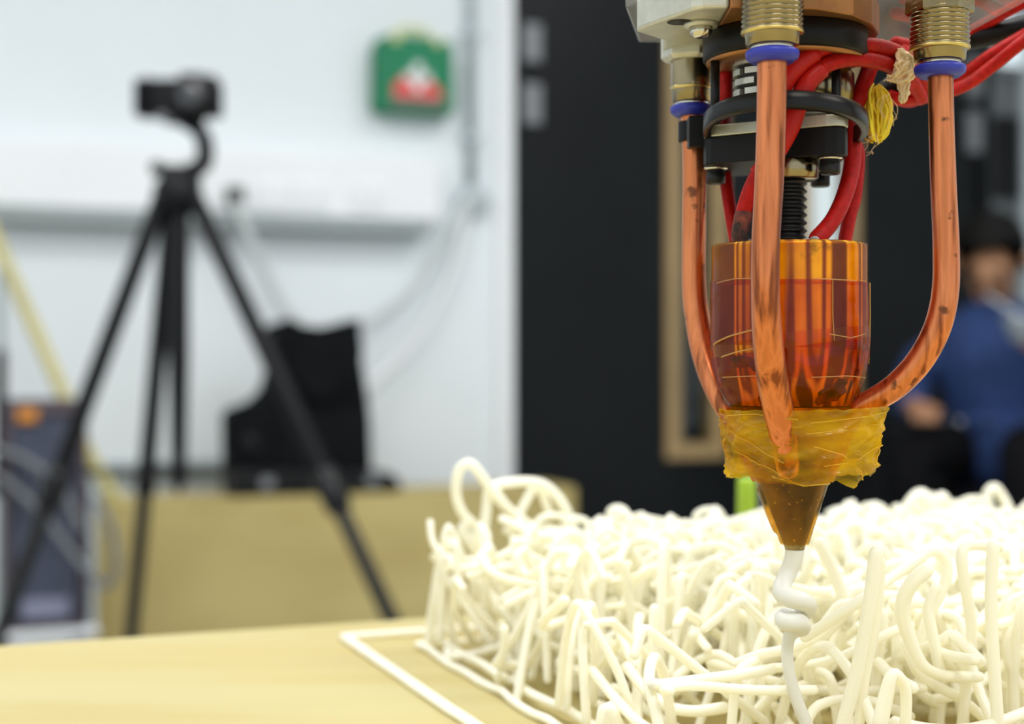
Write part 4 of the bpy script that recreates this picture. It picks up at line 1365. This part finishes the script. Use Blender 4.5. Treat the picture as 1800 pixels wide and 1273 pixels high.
def RB(y):
    """Radius of the heater's side, in pixels, at height y."""
    pts = [(434, 133), (600, 133), (645, 128), (662, 124), (700, 111), (965, 17)]
    for (a, ra), (c_, rc_) in zip(pts, pts[1:]):
        if y <= c_:
            q = max(0, (y - a) / (c_ - a))
            return ra + (rc_ - ra) * q
    return 17


part(lathe_px([(40, 431), (128, 431), (132, 434)] + [(RB(y), y) for y in (440, 520, 600, 630, 645, 662, 690, 712)]), 'heater_body', M['heater'])
part(lathe_px([(100, 713)] + [(RB(y) - .5, y) for y in (714, 800, 850, 900, 950)] + [(18, 962), (17, 966), (9, 966.5)]), 'nozzle', M['nozzle'])
# paste lumps on top of the heater, where the wires go in
b = MB()
for x, y, d, r in ((1308, 424, .305, 9), (1330, 425, .304, 8), (1418, 424, .305, 9), (1432, 420, .304, 8), (1405, 428, .303, 7), (1470, 426, .316, 9), (1318, 426, .312, 10)):
    q = P(x, y, d); b.ball(q, r * S, r * S, r * S * .6, 10, 6)
part(b, 'heater_cement', M['paste'])

N = lambda a, c_, k, sd: noise.noise(Vector((math.cos(a) * k, math.sin(a) * k, c_ + sd)))
b = MB(); shell(b, lambda t, y, q: RB(y) + 2.0 + .5 * N(t, y * .02, 3, 1), lambda t: 431.5, lambda t: 506 + 3 * N(t, 0, 1.5, 5)); part(b, 'film_wrap', M['tape'])
b = MB(); shell(b, lambda t, y, q: RB(y) + 4.0 + 1.0 * N(t, y * .03, 5, 2), lambda t: 497 + 2.5 * math.sin(t + .6), lambda t: 612 + 6 * math.sin(t), 120, 12); part(b, 'film_wrap', M['tape2'])
b = MB(); shell(b, lambda t, y, q: RB(y) + 5.5 + 2.0 * N(t, y * .05, 6, 3), lambda t: 588 - 14 * math.sin(t + .3) + (6 if t < -.3 else 0), lambda t: 664 + 3 * N(t, 0, 3, 8), 140, 12); part(b, 'film_wrap', M['tape'])
b = MB(); shell(b, lambda t, y, q: RB(y) + 6.5 + 3.0 * N(t, y * .06, 7, 4), lambda t: 612 - 18 * math.sin(t + .2), lambda t: 735, 140, 16); part(b, 'film_wrap', M['tape2'])
# film edges a hair proud; their highlight is put into a pale tube colour
def on_shell(rf, pts, r, n=6, k=8):
    b_ = MB()
    out = []
    for (t0, y0), (t1, y1) in zip(pts, pts[1:]):
        for i in range(k):
            q = i / k
            out.append((t0 + (t1 - t0) * q, y0 + (y1 - y0) * q))
    out.append(pts[-1])
    b_.tube([Vector(((cxp(y) - 900) * S + rf(t, y) * S * math.sin(t), Y0 - rf(t, y) * S * math.cos(t), ZP(y))) for t, y in out], r * S, n)
    return b_


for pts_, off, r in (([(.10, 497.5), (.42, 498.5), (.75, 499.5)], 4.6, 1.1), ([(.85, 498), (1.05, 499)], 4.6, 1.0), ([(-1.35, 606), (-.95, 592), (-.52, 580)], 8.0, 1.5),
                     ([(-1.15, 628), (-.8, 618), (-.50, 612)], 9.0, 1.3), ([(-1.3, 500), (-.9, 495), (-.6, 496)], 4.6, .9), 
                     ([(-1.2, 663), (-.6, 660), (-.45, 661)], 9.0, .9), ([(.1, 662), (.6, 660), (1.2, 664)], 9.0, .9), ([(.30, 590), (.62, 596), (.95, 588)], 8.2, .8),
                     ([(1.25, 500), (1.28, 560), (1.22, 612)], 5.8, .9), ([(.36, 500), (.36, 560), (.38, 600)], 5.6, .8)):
    part(on_shell(lambda t, y: RB(y) + off, pts_, r), 'film_edge', M['film_edge'])  # pale tubes: highlight along the tape edges, painted in
# dark scorched patches under the film
for t0, y0, rt, ry in ((-.85, 636, .22, 9), (-.6, 646, .12, 7), (.48, 688, .26, 15), (.95, 655, .07, 7), (.62, 672, .14, 7), (.28, 704, .06, 7), (.85, 690, .035, 26), (-1.05, 652, .10, 5), (-.62, 702, .05, 12)):
    b = MB()
    vs = [None]
    cv = []
    for i in range(18):
        a = 2 * PI * i / 18
        k = 1 + .45 * noise.noise(Vector((math.cos(a) * 1.6, math.sin(a) * 1.6, t0 * 9)))
        cv.append((t0 + rt * k * math.cos(a), y0 + ry * k * math.sin(a)))
    pt = lambda t, y: Vector(((cxp(y) - 900) * S + (RB(y) + 1.2) * S * math.sin(t), Y0 - (RB(y) + 1.2) * S * math.cos(t), ZP(y)))
    vs = [pt(t0, y0)] + [pt(t0 + (t - t0) * .55, y0 + (y - y0) * .55) for t, y in cv] + [pt(t, y) for t, y in cv]
    n = len(cv)
    fs = [(0, 1 + i, 1 + (i + 1) % n) for i in range(n)] + [(1 + i, 1 + n + i, 1 + n + (i + 1) % n, 1 + (i + 1) % n) for i in range(n)]
    b.add(vs, fs, True)
    part(b, 'scorch_mark', M['burnt'])
# a free flag of film standing off at the right
b = MB()
vs, fs = [], []
for j in range(10):
    y = 470 + (640 - 470) * j / 9
    for i in range(4):
        r = RB(y) + 2 + i * (1.2 + .35 * j)
        th = math.radians(88 + 2 * i)
        vs.append(Vector(((cxp(y) - 900) * S + r * S * math.sin(th), Y0 - r * S * math.cos(th), ZP(y))))
for j in range(9):
    for i in range(3):
        fs.append((j * 4 + i, j * 4 + i + 1, j * 4 + 5 + i, j * 4 + 4 + i))
b.add(vs, fs, False); part(b, 'film_flag', M['tape_y'])


# crumpled film skirt that ties the pipe ends to the cone
def ridge(x):
    return 1 - 2 * abs(x)


def r_skirt(t, y, q):
    wF, wR, wL = max(0, math.cos(t)) ** 1.5, max(0, math.sin(t)) ** 2, max(0, -math.sin(t)) ** 2
    wB = max(0, -math.cos(t)) ** 2
    top = (160 * wF + 166 * wR + 118 * wL + 122 * wB) / (wF + wR + wL + wB)
    bot = (104 * wF + 142 * wR + 112 * wL + 84 * wB) / (wF + wR + wL + wB)
    r = top + (bot - top) * (q ** 1.1)
    a_, b_ = t * 1.5 - y * .010, y * .016 + t * .55
    fold = 8.0 * ridge(noise.noise(Vector((a_, b_ * 1.3, 3.1)))) ** 4 + 6.0 * ridge(noise.noise(Vector((a_ * 1.6, b_ * 2.4, 9.4)))) ** 4 + 5.0 * ridge(noise.noise(Vector((t * 2.6 + y * .03, y * .012, 5.4)))) ** 5 - 5
    return r + fold + .7 * noise.noise(Vector((t * 12, y * .10, 1)))


def y_bot(t):
    y = 838
    for c_, w, dy in ((-1.57, .30, 2), (-.9, .35, -6), (0.0, .5, 8), (.75, .20, 14), (1.15, .18, -12), (1.5, .22, -14), (2.2, .4, 4)):
        y += dy * max(0, 1 - abs(t - c_) / w)
    return y + 3 * noise.noise(Vector((t * 9, 4, 4)))


b = MB(); shell(b, r_skirt, lambda t: 716 - 3 * math.sin(t) + 3 * noise.noise(Vector((t * 6, 1, 8))), y_bot, 260, 34); part(b, 'crumpled_film', M['tape_y'])
for pts_, r in (([(-1.25, 730), (-.6, 724), (-.1, 732)], 1.1), ([(-1.3, 752), (-.8, 770), (-.3, 806)], 1.2), ([(.05, 738), (.6, 730), (1.3, 722)], 1.1), ([(.0, 756), (.7, 748), (1.4, 730)], 1.0),
                ([(.1, 778), (.5, 792), (.9, 822), (1.0, 838)], 1.2), ([(-1.1, 790), (-.6, 812), (-.2, 838)], 1.0), ([(.3, 812), (.7, 806), (1.2, 780)], 1.0), ([(1.2, 760), (1.35, 790), (1.3, 818)], 1.1),
                ([(-.9, 735), (-.5, 748), (-.05, 744)], .9), ([(-1.45, 770), (-1.5, 800), (-1.42, 832)], 1.1), ([(-.5, 830), (.0, 846), (.4, 842)], 1.0)):
    part(on_shell(lambda t, y: r_skirt(t, y, (y - 716) / 122.0) + .8, pts_, r), 'crease_glint', M['fold_glint'])  # thin bright tubes: light glinting on the creases, painted in
b = MB(); shell(b, lambda t, y, q: r_skirt(t + 2.1, y, q) * .0 + (RB(y) + 22 - 14 * q) + 4 * ridge(noise.noise(Vector((t * 5, y * .08, 2)))), lambda t: 726, lambda t: 846 + 4 * noise.noise(Vector((t * 7, 2, 2))), 160, 20)
part(b, 'crumpled_film', M['tape_o'])
b = MB(); shell(b, lambda t, y, q: RB(y) + 3.0 + 2.0 * ridge(noise.noise(Vector((t * 3 + y * .02, y * .04, 6)))) + (5 * max(0, -math.sin(t)) if 860 < y < 935 else 0), lambda t: 826, lambda t: 957 + 3 * noise.noise(Vector((t * 5, 2, 7))), 110, 22)
part(b, 'nozzle_film', M['tape_n'])

# fittings and copper pipes
FIT = {'front': (.286, 1357.5), 'right': (.301, 1652), 'left': (.329, 1216)}
ZC = {'front': CAMZ + (636.5 - 98) / F * .286, 'right': CAMZ + (636.5 - 124) / F * .301, 'left': CAMZ + (636.5 - 194) / F * .329}
for key in ('front', 'right', 'left'):
    d, x = FIT[key]
    c = Vector(((x - 900) / F * d, d, ZC[key]))
    z = lambda k: k
    ft = None
    if key != 'left':
        pr_ = []
        zz = .0044
        while zz < .0160:
            pr_ += [(.00560, zz), (.00600, zz + .00030), (.00600, zz + .00055), (.00560, zz + .00085)]
            zz += .00092
        prof = [(.0044, .0017), (.0051, .0020), (.0053, .0038), (.0054, .0040)] + pr_ + [(.0055, zz), (.0055, .0175)]
        b = MB(); b.lathe(c, prof, 48, None, True); ft = part(b, 'pipe_fitting', M['brass'])
        b = MB(); b.lathe(c, [(.0054, .0040), (.00605, .0043), (.00605, .0046), (.0055, .0049)], 48); part(b, 'fitting_lip', M['brass_y'], ft)
        hb = MB(); hb.lathe(c, [(.0062, .0113 if key == 'right' else .0150), (.0068, .0117 if key == 'right' else .0154), (.0068, .0176), (.0062, .0178)], 6, None, False)
        part(hb, 'hex_nut', M['brass'], ft)
    else:
        pr_ = [(.0046 + (.00012 if i % 2 else 0), .0052 + .0065 * i / 12) for i in range(13)]
        b = MB(); b.lathe(c, [(.0040, .0016), (.0044, .0019), (.0044, .0040), (.0046, .0044)] + pr_ + [(.0046, .0125)], 40); ft = part(b, 'pipe_fitting', M['brass'])
        b = MB(); b.lathe(c, [(.0044, .0044), (.0049, .0046), (.0049, .0050), (.0044, .0053)], 40); part(b, 'fitting_lip', M['brass_y'], ft)
        b = MB(); b.lathe(c + Vector((-.0006, 0, 0)), [(.0054, .0108), (.0064, .0117), (.0064, .0165), (.0060, .0168)], 6, None, False); part(b, 'hex_nut', M['alu'], ft, bevel=.0003)
    k = 1.0 if key != 'left' else .92
    b = MB(); b.lathe(c, [(.0040 * k, .0010), (.0042 * k, .0012), (.0042 * k, .0016), (.0040 * k, .0019)], 36); part(b, 'fitting_sleeve', M['nickel'], ft)
    b = MB(); b.lathe(c, [(.0030, -.0014), (.0040 * k, -.0014), (.0050 * k, -.0006), (.0052 * k, .0002), (.0051 * k, .0008), (.0044 * k, .0012), (.0030, .0012)], 48); part(b, 'release_collar', M['collar'], ft)
    FIT[key] = (d, x, c)

PIPES = [
    ([(1357, 90, .286), (1356, 200, .286), (1352, 320, .286), (1346, 430, .2862), (1346, 520, .287), (1350, 600, .289), (1359, 670, .2925), (1370, 730, .296), (1380, 785, .2995), (1386, 832, .3025)],
     [26, 26, 25.5, 25, 25.5, 27, 28, 27, 24, 19]),
    ([(1653, 115, .301), (1655, 220, .301), (1659, 340, .301), (1663, 430, .301), (1662, 510, .301), (1648, 575, .3015), (1618, 632, .303), (1580, 674, .305), (1545, 698, .307), (1500, 720, .309), (1470, 738, .310)],
     [22, 22, 22.5, 23, 23.5, 24, 24, 23, 22, 20, 18]),
    ([(1217, 185, .329), (1221, 290, .329), (1220, 400, .329), (1220, 500, .3285), (1226, 560, .3275), (1237, 620, .3255), (1256, 675, .3225), (1281, 722, .319), (1310, 755, .316)],
     [21, 21, 21, 21.5, 22, 22, 22, 21, 18]),
]
for path, w in PIPES:
    p_, r_ = smooth_path([P(*q) for q in path], 8, [mm(x, q[2]) for x, q in zip(w, path)])
    b = MB(); b.tube(p_, r_, 24, False); part(b, 'copper_pipe', M['copper'])

# wires
WIRES = [
    ('wire', [(1628, 168, .328), (1612, 128, .322), (1585, 98, .316), (1545, 82, .310), (1490, 78, .304), (1440, 88, .3005), (1402, 116, .2995), (1374, 155, .3), (1358, 210, .301), (1350, 290, .303), (1346, 425, .305)], 14),
    ('wire', [(1618, 172, .326), (1600, 140, .320), (1575, 120, .315), (1535, 106, .309), (1490, 104, .304), (1450, 116, .301), (1420, 145, .3), (1402, 185, .3005), (1388, 225, .301), (1362, 270, .3015), (1332, 308, .303), (1313, 352, .304), (1303, 395, .3045), (1300, 424, .305)], 14),
    ('wire', [(1535, 95, .322), (1528, 120, .32), (1512, 165, .318), (1499, 205, .3175), (1500, 250, .317), (1496, 300, .315), (1482, 350, .312), (1462, 390, .309), (1436, 420, .3065)], 15),
    ('wire', [(1500, 170, .328), (1497, 240, .326), (1508, 270, .325), (1503, 340, .324), (1493, 380, .323), (1484, 428, .322)], 13),
    ('wire', [(1276, 105, .322), (1276, 180, .322), (1272, 240, .332), (1274, 300, .331), (1282, 360, .328), (1294, 430, .322)], 12),
    ('wire', [(1575, 75, .335), (1615, 82, .34), (1660, 80, .345), (1720, 48, .345), (1800, 4, .335), (1860, -28, .33)], 12),
    ('wire', [(1560, 168, .325), (1585, 175, .325), (1615, 172, .327), (1650, 166, .334), (1700, 148, .336), (1750, 112, .335), (1800, 72, .332), (1870, 20, .33)], 12),
    ('wire', [(1590, 90, .332), (1615, 128, .332), (1640, 145, .338), (1690, 132, .34), (1745, 95, .338), (1800, 62, .336), (1870, 20, .334)], 12),
    ('wire', [(1598, 110, .326), (1618, 140, .327), (1622, 165, .327), (1600, 178, .327), (1570, 172, .328)], 12),
]
for i, (nm, path, w) in enumerate(WIRES):
    b = MB(); b.tube(smooth_path([P(*q) for q in path], 7), mm(w, .312), 14)
    o = part(b, 'red_wire', M['red'])
    if i == 0:
        b = MB(); b.tube(smooth_path([P(*q) for q in path[5:10]], 7)[2:], mm(17, .312), 14, False); part(b, 'sleeve', M['red_sleeve'], o)
    if i == 1:
        b = MB(); b.tube(smooth_path([P(*q) for q in path[5:11]], 7)[2:], mm(17, .312), 14, False); part(b, 'sleeve', M['red_sleeve'], o)
        b = MB(); b.tube(smooth_path([P(*q) for q in path[11:14]], 7)[4:], mm(15, .312), 14); part(b, 'burnt_tip', M['burnt'], o)
b = MB(); b.tube(smooth_path([P(1640, 82, .35), P(1690, 72, .348), P(1740, 62, .345), P(1800, 46, .342), P(1880, 25, .34)], 6), mm(19, .345), 14); part(b, 'black_cable', M['black'])
b = MB(); b.tube([P(1548, 162, .325), P(1560, 150, .326), P(1580, 158, .327)], mm(14, .326), 12); part(b, 'wire_joint', M['black'])

# cotton tie and yellow thread
def fibres(b, a, c_, n, spread, r, wob, sides=5):
    for i in range(n):
        o1 = Vector((rnd(-1, 1), rnd(-1, 1), rnd(-1, 1))) * spread
        pts = []
        for k in range(6):
            q = k / 5
            pts.append(a.lerp(c_, q) + o1 * (.5 + .8 * math.sin(PI * q)) + Vector((rnd(-1, 1), rnd(-1, 1), rnd(-1, 1))) * wob)
        b.tube(smooth_path(pts, 3), r, sides)


b = MB()
fibres(b, P(1583, 92, .312), P(1598, 132, .3115), 26, mm(9, .312), mm(3.2, .312), mm(4, .312))
fibres(b, P(1600, 115, .3115), P(1578, 140, .3115), 30, mm(11, .312), mm(3.0, .312), mm(5, .312))
fibres(b, P(1588, 135, .3115), P(1586, 176, .3115), 22, mm(6, .312), mm(2.6, .312), mm(4, .312))
fibres(b, P(1585, 130, .3115), P(1560, 136, .3115), 12, mm(6, .312), mm(1.2, .312), mm(4, .312))
part(b, 'cotton_tie', M['cotton'])['label'] = 'cream cotton tie knotted round the red wires'
b = MB()
fibres(b, P(1541, 160, .320), P(1541, 240, .318), 70, mm(20, .312), mm(2.2, .312), mm(2.5, .312))
fibres(b, P(1535, 165, .320), P(1550, 225, .318), 26, mm(16, .312), mm(1.2, .312), mm(4, .312))
part(b, 'yellow_thread', M['yellow_thread'])['label'] = 'yellow thread bundle'
b = MB()
fibres(b, P(1560, 170, .317), P(1560, 225, .317), 10, mm(14, .312), mm(.5, .312), mm(5, .312), 4)
fibres(b, P(1540, 240, .317), P(1520, 268, .317), 4, mm(10, .312), mm(.45, .312), mm(6, .312), 4)
part(b, 'loose_fibre', M['cotton'])

# the plastic it is laying down
path = [(1397, 968, .312), (1394, 985, .312), (1386, 1005, .312), (1377, 1025, .311), (1374, 1042, .309), (1390, 1052, .307), (1412, 1058, .3075), (1420, 1068, .31), (1408, 1080, .313), (1388, 1082, .313), (1376, 1086, .310), (1384, 1094, .307), (1404, 1094, .3075), (1410, 1104, .310), (1396, 1110, .311), (1386, 1125, .311), (1384, 1155, .311), (1389, 1190, .311), (1402, 1235, .311), (1420, 1280, .311), (1440, 1350, .311), (1450, 1405, .311)]
w = [17, 16.5, 15.5, 15.5, 16, 17, 17, 16, 15, 14, 15, 17, 17, 15, 13, 11, 10.5, 10.5, 11, 11.5, 11.5, 11.5]
p_, r_ = smooth_path([P(*q) for q in path], 6, [mm(x, .312) for x in w])
for q in p_:
    q.z = max(q.z, ZB + 0.0012)
b = MB(); b.tube(p_, r_, 14)
tag(b.build('fresh_strand', M['strand_fresh'], origin=P(1397, 968, .312)), 'fresh white plastic strand coiling down from the nozzle tip', 'strand')
